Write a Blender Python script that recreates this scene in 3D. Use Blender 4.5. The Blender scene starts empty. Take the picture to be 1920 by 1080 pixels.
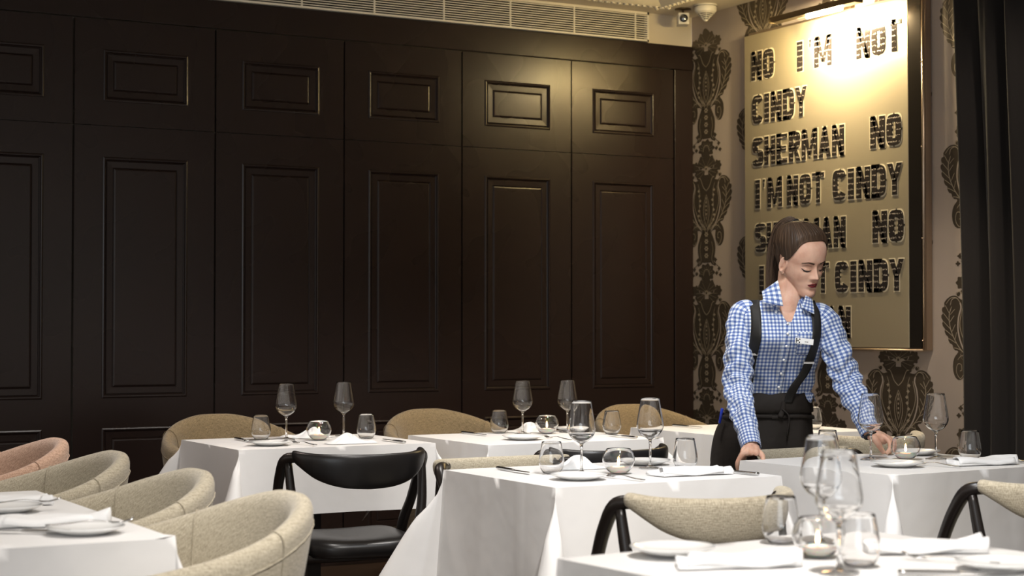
import bpy, bmesh, math, random
from mathutils import Vector, Matrix, noise
R_ = math.radians
PI = math.pi
random.seed(7)
SC = bpy.context.scene
COL = SC.collection

# ------------------------------------------------------------------ camera
EYE = Vector((0, 0, 1.2))
YAW, PITCH, FPX = R_(60.9), math.atan(75/3200), 3200.0
cd = bpy.data.cameras.new('camera')
cam = bpy.data.objects.new('camera', cd)
COL.objects.link(cam)
cam.location = EYE
cam.rotation_euler = (PI/2 + PITCH, 0, YAW - PI/2)
cd.sensor_width = 36.0
cd.lens = 36.0*FPX/1920
cd.clip_start = 0.05
cd.clip_end = 60
cd.dof.use_dof = True
cd.dof.focus_distance = 6.15
cd.dof.aperture_fstop = 4.5
SC.camera = cam

# ------------------------------------------------------------------ view
SC.view_settings.view_transform = 'Standard'
SC.view_settings.look = 'None'
SC.view_settings.gamma = 1
SC.view_settings.use_curve_mapping = False
SC.view_settings.exposure = 0.55

# ------------------------------------------------------------------ world and lamps
w = bpy.data.worlds.new('world')
SC.world = w
w.use_nodes = True
w.node_tree.nodes['Background'].inputs[0].default_value = (1.0, 0.93, 0.86, 1)
w.node_tree.nodes['Background'].inputs[1].default_value = 0.42

def lamp(name, kind, loc, energy, color, target=None, **kw):
    l = bpy.data.lights.new(name, kind)
    l.energy = energy
    l.color = color
    for k, v in kw.items():
        setattr(l, k, v)
    o = bpy.data.objects.new(name, l)
    COL.objects.link(o)
    o.location = loc
    if target is not None:
        o.rotation_euler = (Vector(target)-Vector(loc)).to_track_quat('-Z', 'Y').to_euler()
    return o

WARM = (1.0, 0.86, 0.70)
NEUT = (1.0, 0.95, 0.90)
COOL = (0.90, 0.95, 1.0)
# assumed ceiling spots over the tables, out of view, plus one added fill
for (x, y, e, c, tx, ty, sp) in [
    (2.55, 5.15, 70, NEUT, 2.6, 6.2, 80),
    (3.4, 5.1, 72, NEUT, 3.5, 6.1, 80),
    (2.5, 3.1, 82, NEUT, 2.8, 4.3, 80),
    (1.75, 1.9, 210, NEUT, 2.15, 2.7, 75),
    (1.15, 3.3, 60, NEUT, 0.85, 3.9, 70),
    (2.3, 4.9, 60, NEUT, 1.4, 4.8, 85),
    (2.95, 3.7, 72, COOL, 3.75, 4.5, 75),
    (1.35, 6.95, 38, (1.0, 0.84, 0.76), 2.2, 6.2, 75),  # added fill, brightens the left side of the left back cloth
    (4.7, 5.2, 75, WARM, 4.6, 6.1, 80),
    (4.9, 4.2, 30, WARM, 5.6, 5.9, 80),
]:
    lamp('assumed_ceiling_spot', 'SPOT', (x, y, 2.9), e, c, (tx, ty, 0.75), spot_size=R_(sp), spot_blend=0.6, shadow_soft_size=0.07)
# assumed daylight: added cool area lamp behind the camera, no window is built
lamp('assumed_daylight', 'AREA', (-1.6, -1.2, 1.9), 40, (0.86, 0.93, 1.0), (3.2, 4.6, 0.9), shape='RECTANGLE', size=3.2, size_y=1.8)

# ------------------------------------------------------------------ materials
def mat(name, color=(0.5, 0.5, 0.5), rough=0.5, metal=0.0, trans=0.0, ior=1.45, spec=0.5, sheen=0.0, coat=0.0,
        emis=None, estr=0.0, sss=0.0):
    m = bpy.data.materials.new(name)
    m.use_nodes = True
    b = m.node_tree.nodes['Principled BSDF']
    b.inputs['Base Color'].default_value = (*color, 1)
    b.inputs['Roughness'].default_value = rough
    b.inputs['Metallic'].default_value = metal
    b.inputs['Transmission Weight'].default_value = trans
    b.inputs['IOR'].default_value = ior
    b.inputs['Specular IOR Level'].default_value = spec
    b.inputs['Sheen Weight'].default_value = sheen
    b.inputs['Coat Weight'].default_value = coat
    b.inputs['Subsurface Weight'].default_value = sss
    if sss:
        b.inputs['Subsurface Radius'].default_value = (1.0, 0.35, 0.2)
        b.inputs['Subsurface Scale'].default_value = 0.006
    if emis:
        b.inputs['Emission Color'].default_value = (*emis, 1)
        b.inputs['Emission Strength'].default_value = estr
    return m

def nd(m, t, **kw):
    n = m.node_tree.nodes.new(t)
    for k, v in kw.items():
        if k in n.inputs.keys() if isinstance(k, str) else False:
            n.inputs[k].default_value = v
        else:
            setattr(n, k, v)
    return n

def lk(m, a, b):
    m.node_tree.links.new(a, b)

def coords(m, scale=(1, 1, 1), kind='Object', rot=(0, 0, 0)):
    tc = nd(m, 'ShaderNodeTexCoord')
    mp = nd(m, 'ShaderNodeMapping')
    mp.inputs['Scale'].default_value = scale
    mp.inputs['Rotation'].default_value = rot
    lk(m, tc.outputs[kind], mp.inputs['Vector'])
    return mp.outputs['Vector']

def noisy(m, vec, scale, detail=3.0, rough=0.5):
    n = nd(m, 'ShaderNodeTexNoise')
    n.inputs['Scale'].default_value = scale
    n.inputs['Detail'].default_value = detail
    n.inputs['Roughness'].default_value = rough
    lk(m, vec, n.inputs['Vector'])
    return n.outputs['Fac']

def ramp(m, fac, stops):
    r = nd(m, 'ShaderNodeValToRGB')
    el = r.color_ramp.elements
    while len(el) > 1:
        el.remove(el[-1])
    el[0].position = stops[0][0]
    el[0].color = (*stops[0][1], 1)
    for p, c in stops[1:]:
        e = el.new(p)
        e.color = (*c, 1)
    lk(m, fac, r.inputs['Fac'])
    return r.outputs['Color']

def bump(m, h, strength=0.3, dist=0.002, prev=None):
    b = nd(m, 'ShaderNodeBump')
    b.inputs['Strength'].default_value = strength
    b.inputs['Distance'].default_value = dist
    lk(m, h, b.inputs['Height'])
    if prev is not None:
        lk(m, prev, b.inputs['Normal'])
    return b.outputs['Normal']

def bsdf(m):
    return m.node_tree.nodes['Principled BSDF']

def basecol(m, out):
    lk(m, out, bsdf(m).inputs['Base Color'])

def normal(m, out):
    lk(m, out, bsdf(m).inputs['Normal'])

M = {}
# dark chocolate satin paint
m = M['brown_paint'] = mat('dark_brown_paint', (0.0180, 0.0108, 0.0092), 0.36, spec=0.35)
v = coords(m, (60, 60, 6))
f_ = noisy(m, v, 3, 4)
normal(m, bump(m, f_, 0.12, 0.001))
v2 = coords(m, (1.3, 1.3, 1.3))
rr = nd(m, 'ShaderNodeMapRange')
rr.inputs['To Min'].default_value = 0.25
rr.inputs['To Max'].default_value = 0.30
lk(m, noisy(m, v2, 2, 1), rr.inputs['Value'])
lk(m, rr.outputs[0], bsdf(m).inputs['Roughness'])
# plaster
m = M['plaster'] = mat('cream_plaster', (0.70, 0.63, 0.52), 0.8)
normal(m, bump(m, noisy(m, coords(m), 30, 4), 0.15, 0.002))
M['vent_white'] = mat('vent_cream_paint', (0.85, 0.80, 0.68), 0.45)
M['black_void'] = mat('slat_gap_black', (0.008, 0.008, 0.008), 0.9)
M['white_plastic'] = mat('white_plastic', (0.80, 0.77, 0.70), 0.4)
M['black_plastic'] = mat('black_plastic', (0.01, 0.01, 0.01), 0.25)
M['lens'] = mat('lens_glass', (0.25, 0.27, 0.3), 0.12, metal=0.8)
# wallpaper ground
m = M['paper'] = mat('taupe_wallpaper', (0.40, 0.335, 0.285), 0.55, spec=0.35)
v = coords(m, (1, 400, 10))
normal(m, bump(m, noisy(m, v, 2, 2), 0.1, 0.0005))
m = M['motif'] = mat('bronze_brown_print', (0.105, 0.084, 0.060), 0.36, metal=0.50)
v = coords(m, (1, 600, 60))
normal(m, bump(m, noisy(m, v, 2, 2), 0.25, 0.0005))
M['motif_line'] = mat('pale_print_line', (0.40, 0.335, 0.25), 0.45, metal=0.2)
# floor
m = M['floor'] = mat('dark_wood_floor', (0.05, 0.03, 0.02), 0.4)
v = coords(m, (1, 8, 1))
basecol(m, ramp(m, noisy(m, v, 6, 5), [(0.3, (0.028, 0.017, 0.011)), (0.7, (0.075, 0.045, 0.03))]))
# linen table cloth
m = M['cloth'] = mat('white_table_linen', (0.76, 0.75, 0.74), 0.72, sheen=0.15)
v = coords(m)
nb = bump(m, noisy(m, v, 5, 3), 0.45, 0.012)
normal(m, bump(m, noisy(m, coords(m, (300, 300, 300)), 1, 2), 0.08, 0.001, nb))
m = M['napkin'] = mat('white_napkin_linen', (0.84, 0.84, 0.84), 0.75, sheen=0.15)
normal(m, bump(m, noisy(m, coords(m), 28, 4), 0.5, 0.006))
M['porcelain'] = mat('white_porcelain', (0.82, 0.82, 0.81), 0.12, coat=0.4)
M['steel'] = mat('cutlery_steel', (0.55, 0.55, 0.55), 0.18, metal=1.0)
m = M['glass'] = mat('clear_glass', (1, 1, 1), 0.0, trans=1.0, ior=1.46)
M['wax'] = mat('candle_wax', (0.92, 0.88, 0.80), 0.5, sss=1.0)
bsdf(M['wax']).inputs['Subsurface Scale'].default_value = 0.03
M['flame'] = mat('candle_flame', (1, 0.6, 0.3), 0.5, emis=(1.0, 0.55, 0.22), estr=32)
M['tin'] = mat('tealight_tin', (0.7, 0.7, 0.7), 0.3, metal=1.0)
# upholstery
def fabric(name, dark, light, sx=6, sz=120):
    m = mat(name, light, 0.9, sheen=0.25)
    b = bsdf(m)
    uv1 = coords(m, (45, 420, 1), 'UV')
    uv2 = coords(m, (420, 130, 1), 'UV')
    a = noisy(m, uv1, 1.0, 3, 0.6)
    c = noisy(m, uv2, 1.0, 2, 0.6)
    mx = nd(m, 'ShaderNodeMath', operation='ADD')
    lk(m, a, mx.inputs[0]); lk(m, c, mx.inputs[1])
    h = nd(m, 'ShaderNodeMath', operation='MULTIPLY')
    h.inputs[1].default_value = 0.5
    lk(m, mx.outputs[0], h.inputs[0])
    basecol(m, ramp(m, h.outputs[0], [(0.36, dark), (0.62, light)]))
    normal(m, bump(m, h.outputs[0], 0.8, 0.003))
    return m
M['beige'] = fabric('beige_tweed', (0.27, 0.23, 0.16), (0.56, 0.50, 0.38))
M['rose'] = fabric('rose_beige_tweed', (0.30, 0.165, 0.10), (0.68, 0.46, 0.34))
M['tan'] = fabric('mustard_tan_tweed', (0.115, 0.080, 0.036), (0.33, 0.245, 0.135))
m = M['leather'] = mat('black_leather', (0.012, 0.011, 0.011), 0.32, spec=0.5)
normal(m, bump(m, noisy(m, coords(m), 160, 3), 0.12, 0.001))
m = M['black_wood'] = mat('black_stained_wood', (0.012, 0.009, 0.008), 0.33)
normal(m, bump(m, noisy(m, coords(m, (1, 1, 0.1)), 90, 3), 0.15, 0.001))
# curtain
m = M['curtain'] = mat('dark_brown_velvet', (0.010, 0.0075, 0.0065), 0.9, sheen=0.08)
normal(m, bump(m, noisy(m, coords(m, (1, 1, 0.05)), 60, 3), 0.3, 0.002))
# art panel
m = M['gold_sheet'] = mat('frosted_champagne_metal', (0.54, 0.47, 0.33), 0.38, metal=0.68)
normal(m, bump(m, noisy(m, coords(m), 3.0, 3), 0.12, 0.02))
m = M['mirror_letter'] = mat('dark_mirror_lettering', (0.05, 0.042, 0.038), 0.1, metal=0.6)
M['script_ink'] = mat('pale_handwriting', (0.75, 0.66, 0.56), 0.4)
M['edge_gold'] = mat('bevelled_letter_edge', (0.78, 0.70, 0.52), 0.4, metal=0.2)
M['dark_mirror'] = mat('dark_edge_mirror', (0.10, 0.085, 0.07), 0.15, metal=0.9)
M['brass'] = mat('aged_brass', (0.16, 0.12, 0.075), 0.35, metal=0.9)
M['frame_steel'] = mat('brushed_frame', (0.42, 0.33, 0.25), 0.3, metal=0.9)
M['lamp_tube'] = mat('picture_lamp_tube', (1, 0.9, 0.7), 0.5, emis=(1.0, 0.80, 0.46), estr=260)

# ------------------------------------------------------------------ object helpers
def tag(o, label, cat, group=None, kind=None):
    if label: o['label'] = label
    if cat: o['category'] = cat
    if group: o['group'] = group
    if kind: o['kind'] = kind
    return o

def thing(name, label, cat, loc=(0, 0, 0), rz=0.0, group=None):
    o = bpy.data.objects.new(name, None)
    o.empty_display_size = 0.05
    COL.objects.link(o)
    o.location = loc
    o.rotation_euler = (0, 0, rz)
    return tag(o, label, cat, group)

def obj(name, verts, faces, material, parent=None, smooth=True, uvs=None, mats=None, fmat=None, loc=None):
    me = bpy.data.meshes.new(name)
    me.from_pydata([tuple(v) for v in verts], [], faces)
    if mats:
        for q in mats: me.materials.append(q)
    else:
        me.materials.append(material)
    if fmat:
        me.polygons.foreach_set('material_index', fmat)
    if smooth:
        me.polygons.foreach_set('use_smooth', [True]*len(me.polygons))
    if uvs:
        ul = me.uv_layers.new(name='UVMap')
        for lp in me.loops:
            ul.data[lp.index].uv = uvs[lp.vertex_index]
    me.validate()
    me.update()
    o = bpy.data.objects.new(name, me)
    COL.objects.link(o)
    if parent is not None:
        o.parent = parent
    if loc is not None:
        o.location = loc
    return o

def dup(root, loc, rz=0.0, label=None, group=None, mats=None):
    r = root.copy(); COL.objects.link(r)
    r.location = loc; r.rotation_euler = (0, 0, rz)
    if label: r['label'] = label
    if group: r['group'] = group
    for ch in list(root.children):
        c = ch.copy(); COL.objects.link(c); c.parent = r
        for g in list(ch.children):
            d = g.copy(); COL.objects.link(d); d.parent = c
    return r

class MB:
    """collects shapes into one mesh"""
    def __init__(s): s.v = []; s.f = []; s.u = []; s.m = []
    def add(s, v, f, mi=0, uv=None):
        n = len(s.v)
        s.v += [Vector(q) for q in v]
        s.f += [tuple(i+n for i in q) for q in f]
        s.m += [mi]*len(f)
        s.u += uv if uv else [(q[0]+q[1], q[2]) for q in v]
        return s
    def box(s, a, b, mi=0, mx=None):
        (x0, y0, z0), (x1, y1, z1) = a, b
        v = [Vector(q) for q in [(x0,y0,z0),(x1,y0,z0),(x1,y1,z0),(x0,y1,z0),(x0,y0,z1),(x1,y0,z1),(x1,y1,z1),(x0,y1,z1)]]
        if mx is not None: v = [mx @ q for q in v]
        return s.add(v, [(3,2,1,0),(4,5,6,7),(0,1,5,4),(1,2,6,5),(2,3,7,6),(3,0,4,7)], mi)
    def tube(s, pts, rad, n=12, mi=0, flat=None, caps=True, up=None):
        v, f, uv = tube(pts, rad, n, flat, caps, up)
        return s.add(v, f, mi, uv)
    def lathe(s, prof, n=40, mi=0, c=(0, 0, 0), closed=False):
        v = []; f = []; k = len(prof)
        for i in range(n):
            a = 2*PI*i/n
            for (r, z) in prof:
                v.append((c[0]+r*math.cos(a), c[1]+r*math.sin(a), c[2]+z))
        for i in range(n):
            j = (i+1) % n
            for q in range(k if closed else k-1):
                p = (q+1) % k
                f.append((i*k+q, j*k+q, j*k+p, i*k+p))
        return s.add(v, f, mi)
    def build(s, name, material, parent=None, smooth=True, mats=None, bevel=None, sub=0, clean=False, flatang=None):
        o = obj(name, s.v, s.f, material, parent, smooth, s.u, mats, s.m if mats else None)
        if clean:
            bm = bmesh.new(); bm.from_mesh(o.data)
            bmesh.ops.remove_doubles(bm, verts=bm.verts, dist=1e-5)
            bmesh.ops.recalc_face_normals(bm, faces=bm.faces)
            bm.to_mesh(o.data); bm.free()
        if bevel:
            b = o.modifiers.new('bevel', 'BEVEL'); b.width = bevel; b.segments = 2; b.limit_method = 'ANGLE'
        if sub:
            q = o.modifiers.new('sub', 'SUBSURF'); q.levels = sub; q.render_levels = sub
        return o

def catmull(pts, n=6):
    P = [Vector(p) for p in pts]
    P = [2*P[0]-P[1]] + P + [2*P[-1]-P[-2]]
    out = []
    for i in range(1, len(P)-2):
        for k in range(n):
            t = k/n
            a, b, c, d = P[i-1], P[i], P[i+1], P[i+2]
            out.append(0.5*((2*b) + (c-a)*t + (2*a-5*b+4*c-d)*t*t + (3*b-a-3*c+d)*t**3))
    out.append(P[-2])
    return out

def smooth_chain(pts, rad, n=6):
    """catmull both positions and radii"""
    p = catmull(pts, n)
    r = catmull([(q, 0, 0) for q in rad], n)
    return p, [q.x for q in r]

def tube(pts, rad, n=12, flat=None, caps=True, up=None):
    """tapered tube; flat = (across, along-up) factors per whole tube or list"""
    P = [Vector(p) for p in pts]
    k = len(P)
    if not hasattr(rad, '__len__'): rad = [rad]*k
    if flat is None: flat = (1, 1)
    fl = flat if hasattr(flat[0], '__len__') else [flat]*k
    T = []
    for i in range(k):
        a = P[max(0, i-1)]; b = P[min(k-1, i+1)]
        T.append((b-a).normalized())
    u = Vector(up) if up is not None else (Vector((0, 0, 1)) if abs(T[0].z) < 0.9 else Vector((0, 1, 0)))
    v = []; uv = []; ln = 0
    for i in range(k):
        t = T[i]
        if i: ln += (P[i]-P[i-1]).length
        u = (u - t*u.dot(t))
        if u.length < 1e-6: u = t.orthogonal()
        u.normalize()
        s_ = t.cross(u)
        for j in range(n):
            a = 2*PI*j/n
            v.append(P[i] + s_*(math.cos(a)*rad[i]*fl[i][0]) + u*(math.sin(a)*rad[i]*fl[i][1]))
            uv.append((ln, a*rad[i]))
    f = []
    for i in range(k-1):
        for j in range(n):
            q = (j+1) % n
            f.append((i*n+j, i*n+q, (i+1)*n+q, (i+1)*n+j))
    if caps:
        for (i, sgn) in ((0, -1), (k-1, 1)):
            c = len(v)
            v.append(P[i]+T[i]*sgn*rad[i]*0.45*min(fl[i]))
            uv.append((0, 0))
            r0 = i*n
            for j in range(n):
                q = (j+1) % n
                f.append((r0+q, r0+j, c) if sgn < 0 else (r0+j, r0+q, c))
    return v, f, uv

def lerp(a, b, t): return a+(b-a)*t
def smooth01(t):
    t = max(0, min(1, t)); return t*t*(3-2*t)
def interp(x, table):
    """piecewise smooth interpolation; table of (x, values...)"""
    if x <= table[0][0]: return table[0][1:]
    if x >= table[-1][0]: return table[-1][1:]
    for i in range(len(table)-1):
        a, b = table[i], table[i+1]
        if a[0] <= x <= b[0]:
            t = (x-a[0])/(b[0]-a[0])
            pa = table[i-1] if i > 0 else a
            pb = table[i+2] if i+2 < len(table) else b
            out = []
            for k in range(1, len(a)):
                ha = (b[k]-pa[k])/max(1e-9, (b[0]-pa[0]))*(b[0]-a[0])
                hb = (pb[k]-a[k])/max(1e-9, (pb[0]-a[0]))*(b[0]-a[0])
                t2, t3 = t*t, t*t*t
                out.append((2*t3-3*t2+1)*a[k]+(t3-2*t2+t)*ha+(-2*t3+3*t2)*b[k]+(t3-t2)*hb)
            return out
# ================================================================== the room
WY, WX, CZ = 8.0, 5.63, 2.975
def struct(name, mb, material, smooth=False, **k):
    o = mb.build(name, material, None, smooth, **k)
    o['kind'] = 'structure'
    return o
struct('floor', MB().box((-2.5, -1.5, -0.1), (WX+0.2, WY+0.2, 0)), M['floor'])
struct('ceiling', MB().box((-2.5, -1.5, CZ), (WX+0.2, WY+0.2, CZ+0.1)), M['plaster'])
struct('wall_back', MB().box((-2.5, WY+0.04, 0), (WX+0.2, WY+0.2, 2.80)).box((5.325, WY, 2.80), (WX, WY+0.2, CZ)), M['plaster'])
bpy.data.objects['wall_back'].data.materials[0] = M['plaster']
# painted frame round the cupboards
XG = [1.40, 2.09, 2.786, 3.47, 4.146, 4.821, 5.499]
tr = MB().box((-2.5, WY-0.012, 2.669), (WX-0.002, WY+0.035, 2.805)).box((5.503, WY-0.012, 0), (WX-0.002, WY+0.035, 2.668))
tr.box((-2.5, WY-0.004, 0), (1.396, WY+0.035, 2.668)).box((1.396, WY-0.012, 0), (5.503, WY+0.035, 0.07))
struct('trim_1', tr, M['brown_paint'], bevel=0.003)

def raised_panel(mb, x0, x1, z0, z1, y=0.0):
    """moulded panel: rings running inward; negative y is out into the room"""
    prof = [(0, 0), (0.002, -0.003), (0.007, -0.005), (0.012, -0.004), (0.015, 0.003), (0.019, 0.006), (0.022, 0.002),
            (0.050, 0.003), (0.053, 0.006), (0.058, 0.001), (0.062, 0.0)]
    v = []; f = []
    for (d, yy) in prof:
        v += [(x0+d, y+yy, z0+d), (x1-d, y+yy, z0+d), (x1-d, y+yy, z1-d), (x0+d, y+yy, z1-d)]
    for i in range(len(prof)-1):
        for j in range(4):
            q = (j+1) % 4
            f.append((i*4+j, i*4+q, (i+1)*4+q, (i+1)*4+j))
    n = (len(prof)-1)*4
    f.append((n, n+1, n+2, n+3))
    mb.add(v, f)

def door_leaf(x0, x1, z0, z1, panels, y=WY-0.008):
    """door slab in world x, panels = [(z0,z1)], with margins either side"""
    mb = MB()
    mx = 0.1335*(x1-x0)/0.68
    pa, pb = x0+mx, x1-mx
    v = []; f = []
    def q(ax, az, bx, bz):
        n = len(v)
        v.extend([(ax, y, az), (bx, y, az), (bx, y, bz), (ax, y, bz)])
        f.append((n, n+1, n+2, n+3))
    q(x0, z0, pa, z1); q(pb, z0, x1, z1)
    z = z0
    for (a, b) in panels:
        q(pa, z, pb, a)
        z = b
    q(pa, z, pb, z1)
    # edges
    for (a, b) in (((x0, z0), (x1, z0)), ((x1, z0), (x1, z1)), ((x1, z1), (x0, z1)), ((x0, z1), (x0, z0))):
        n = len(v)
        v.extend([(a[0], y, a[1]), (a[0], y+0.04, a[1]), (b[0], y+0.04, b[1]), (b[0], y, b[1])])
        f.append((n, n+1, n+2, n+3))
    mb.add(v, f)
    for (a, b) in panels:
        raised_panel(mb, pa, pb, a, b, y)
    return mb
ORD = ['cut by the photo\'s left edge', 'second from the left, behind the barrel chairs', 'third from the left, behind the left back table',
       'fourth from the left, left of the middle glasses', 'fifth from the left, behind the middle glasses', 'at the right end beside the wallpaper']
for i in range(6):
    x0, x1 = XG[i]+0.003, XG[i+1]-0.003
    if i == 0: x0 += 0
    t = thing('wall_cupboard', 'dark panelled wall cupboard, ' + ORD[i], 'cupboard', ((x0+x1)/2, WY, 0), 0, 'panelled cupboards along the back wall')
    off = Vector((-(x0+x1)/2, -WY, 0))
    g = 0.004 if i < 2 else 0.002
    for nm, mbx in (('upper_door', door_leaf(x0+g/2, x1-g/2, 2.161, 2.664, [(2.276, 2.522)])),
                    ('tall_door', door_leaf(x0+g/2, x1-g/2, 0.075, 2.1578, [(0.16, 0.728), (0.868, 2.012)]))):
        mbx.v = [q+off for q in mbx.v]
        mbx.build(nm, M['brown_paint'], t, smooth=False)

# ------------------------------------------------ air vent above the cupboards
t = thing('air_vent', 'long cream slatted air vent above the dark cupboards', 'vent', (3.3, WY-0.01, 2.81))
fr = MB()
L0, L1 = -1.9, 2.023
fr.box((L0, -0.012, 0.0), (L1, 0.02, 0.010)).box((L0, -0.012, 0.150), (L1, 0.02, 0.164)).box((L1-0.012, -0.012, 0.0), (L1, 0.02, 0.164)).box((L0, -0.012, 0), (L0+0.012, 0.02, 0.164))
fr.build('vent_frame', M['vent_white'], t, smooth=False)
MB().box((L0, 0.020, 0.0), (L1, 0.028, 0.16)).build('slat_gap_dark', M['black_void'], t, smooth=False)  # black sheet, the dark between the slats put into colour
for k in range(11):
    z = 0.017+k*0.0125
    MB().box((L0, -0.010, z), (L1, -0.003, z+0.0046)).build('slat', M['vent_white'], t, smooth=False)
for k in range(10):
    x = L1-0.09-k*0.40
    MB().box((x-0.004, -0.011, 0.008), (x+0.004, -0.004, 0.152)).build('divider', M['vent_white'], t, smooth=False)

# ------------------------------------------------ ornate ceiling moulding
mo = MB()
cx_, cy_ = 5.275, 7.76
def mould(p0, p1, out):
    p0 = Vector(p0); p1 = Vector(p1); d = (p1-p0).normalized(); L = (p1-p0).length; o = Vector(out)
    prof = [(-0.02, 0), (-0.016, -0.012), (0.0, -0.016), (0.012, -0.010), (0.03, -0.022), (0.06, -0.026), (0.075, -0.012), (0.10, -0.008), (0.11, 0.0)]
    v = []; f = []
    for P in (p0 - d*0, p1):
        for (a, z) in prof:
            v.append(P+o*a+Vector((0, 0, z)))
    k = len(prof)
    for i in range(k-1): f.append((i, i+1, k+i+1, k+i))
    mo.add(v, f)
    s = 0.0
    while s < L:
        c = p0+d*s
        for (rr, oo, zz) in ((0.008, 0.004, -0.016),):
            mo.lathe([(0, -rr), (rr*0.7, -rr*0.7), (rr, 0), (rr*0.7, rr*0.7), (0, rr)], 6, 0, (c+o*oo)+Vector((0, 0, zz)))
        if int(round(s/0.02)) % 2 == 0:
            mo.lathe([(0, -0.010), (0.009, -0.007), (0.013, 0), (0, 0.006)], 7, 0, (c+o*0.045)+Vector((0, 0, -0.023)))
        s += 0.02
mould((cx_, cy_, CZ), (2.4, cy_, CZ), (0, -1, 0))
mould((cx_, cy_, CZ), (cx_, 4.6, CZ), (-1, 0, 0))
struct('trim_2', mo, mat('white_plaster_moulding', (0.78, 0.72, 0.60), 0.6), smooth=True)

# ------------------------------------------------ right wall with damask print
wl = MB()
wl.box((WX, -1.5, 0), (WX+0.2, WY, CZ), 0)
SHEET = [0]
def P2(u, vv, lay):       # u to the photo's right along the wall (towards the camera), v up
    return (WX-0.0006*lay-0.00001*(SHEET[0] % 55), -u, vv)
def poly(cx, cz, pts, mi=1, lay=1, flip=1):
    """filled fan polygon about its centroid"""
    SHEET[0] += 1
    n = len(pts)
    mu = sum(p[0] for p in pts)/n; mv = sum(p[1] for p in pts)/n
    v = [P2(cx+flip*mu, cz+mv, lay)]+[P2(cx+flip*p[0], cz+p[1], lay) for p in pts]
    v = [q for q in v]
    f = []
    for i in range(n):
        j = (i+1) % n
        f.append((0, i+1, j+1))
    wl.add(v, f, mi)
def clipok(cx, pts, flip):
    return True
def line(cx, cz, pts, wdt=0.0028, flip=1, mi=2, lay=2, steps=4):
    SHEET[0] += 1
    P = catmull([(p[0], p[1], 0) for p in pts], steps) if len(pts) > 2 else [Vector((p[0], p[1], 0)) for p in pts]
    v = []; f = []
    for i, p in enumerate(P):
        a = P[max(0, i-1)]; b = P[min(len(P)-1, i+1)]
        d = (b-a); d = Vector((-d.y, d.x, 0))
        if d.length < 1e-9: d = Vector((1, 0, 0))
        d.normalize()
        ww = wdt*(0.5 if i in (0, len(P)-1) else 1)
        for sg in (-1, 1):
            q = p+d*sg*ww/2
            v.append(P2(cx+flip*q.x, cz+q.y, lay))
    for i in range(len(P)-1):
        f.append((2*i, 2*i+1, 2*i+3, 2*i+2))
    wl.add(v, f, mi)
def blob(cx, cz, u, v_, ru, rv, n=12, lobes=0, amp=0.0, mi=1, lay=1, flip=1, ph=0.0):
    pts = []
    m_ = n if not lobes else lobes*6
    for i in range(m_):
        a = 2*PI*i/m_+ph
        k = 1+amp*math.cos(lobes*(a-ph)) if lobes else 1
        pts.append((u+ru*k*math.cos(a), v_+rv*k*math.sin(a)))
    poly(cx, cz, pts, mi, lay, flip)
def leafshape(spine, widths, serr=0, side=1):
    P = catmull([(p[0], p[1], 0) for p in spine], 5)
    W = [q.x for q in catmull([(x_, 0, 0) for x_ in widths], 5)]
    L = []; Rr = []
    for i, p in enumerate(P):
        a = P[max(0, i-1)]; b = P[min(len(P)-1, i+1)]
        d = b-a; d = Vector((-d.y, d.x, 0)).normalized()
        wl_ = W[i]
        e = 1+(0.22*((i % 3)/2.0) if serr else 0)
        L.append((p.x+d.x*wl_*(e if side > 0 else 1), p.y+d.y*wl_*(e if side > 0 else 1)))
        Rr.append((p.x-d.x*wl_*(e if side < 0 else 1), p.y-d.y*wl_*(e if side < 0 else 1)))
    return P, L, Rr
def leaf(cx, cz, spine, widths, flip=1, serr=1, side=1, veins=True, lay=1):
    SHEET[0] += 1
    P, L, Rr = leafshape(spine, widths, serr, side)
    n = len(P)
    v = [P2(cx+flip*q[0], cz+q[1], lay) for q in L]+[P2(cx+flip*q[0], cz+q[1], lay) for q in Rr]
    f = [(i, i+1, n+i+1, n+i) for i in range(n-1)]
    wl.add(v, f, 1)
    if veins:
        line(cx, cz, [(p.x, p.y) for p in P[2:-1:3]], 0.003, flip, lay=lay+1)
        for i in range(3, n-3, 2):
            for Q in (L, Rr):
                q = Q[max(0, i-2)]
                line(cx, cz, [(P[i].x, P[i].y), (lerp(P[i].x, q[0], 0.75), lerp(P[i].y, q[1], 0.75))], 0.0022, flip, lay=lay+1)

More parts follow.
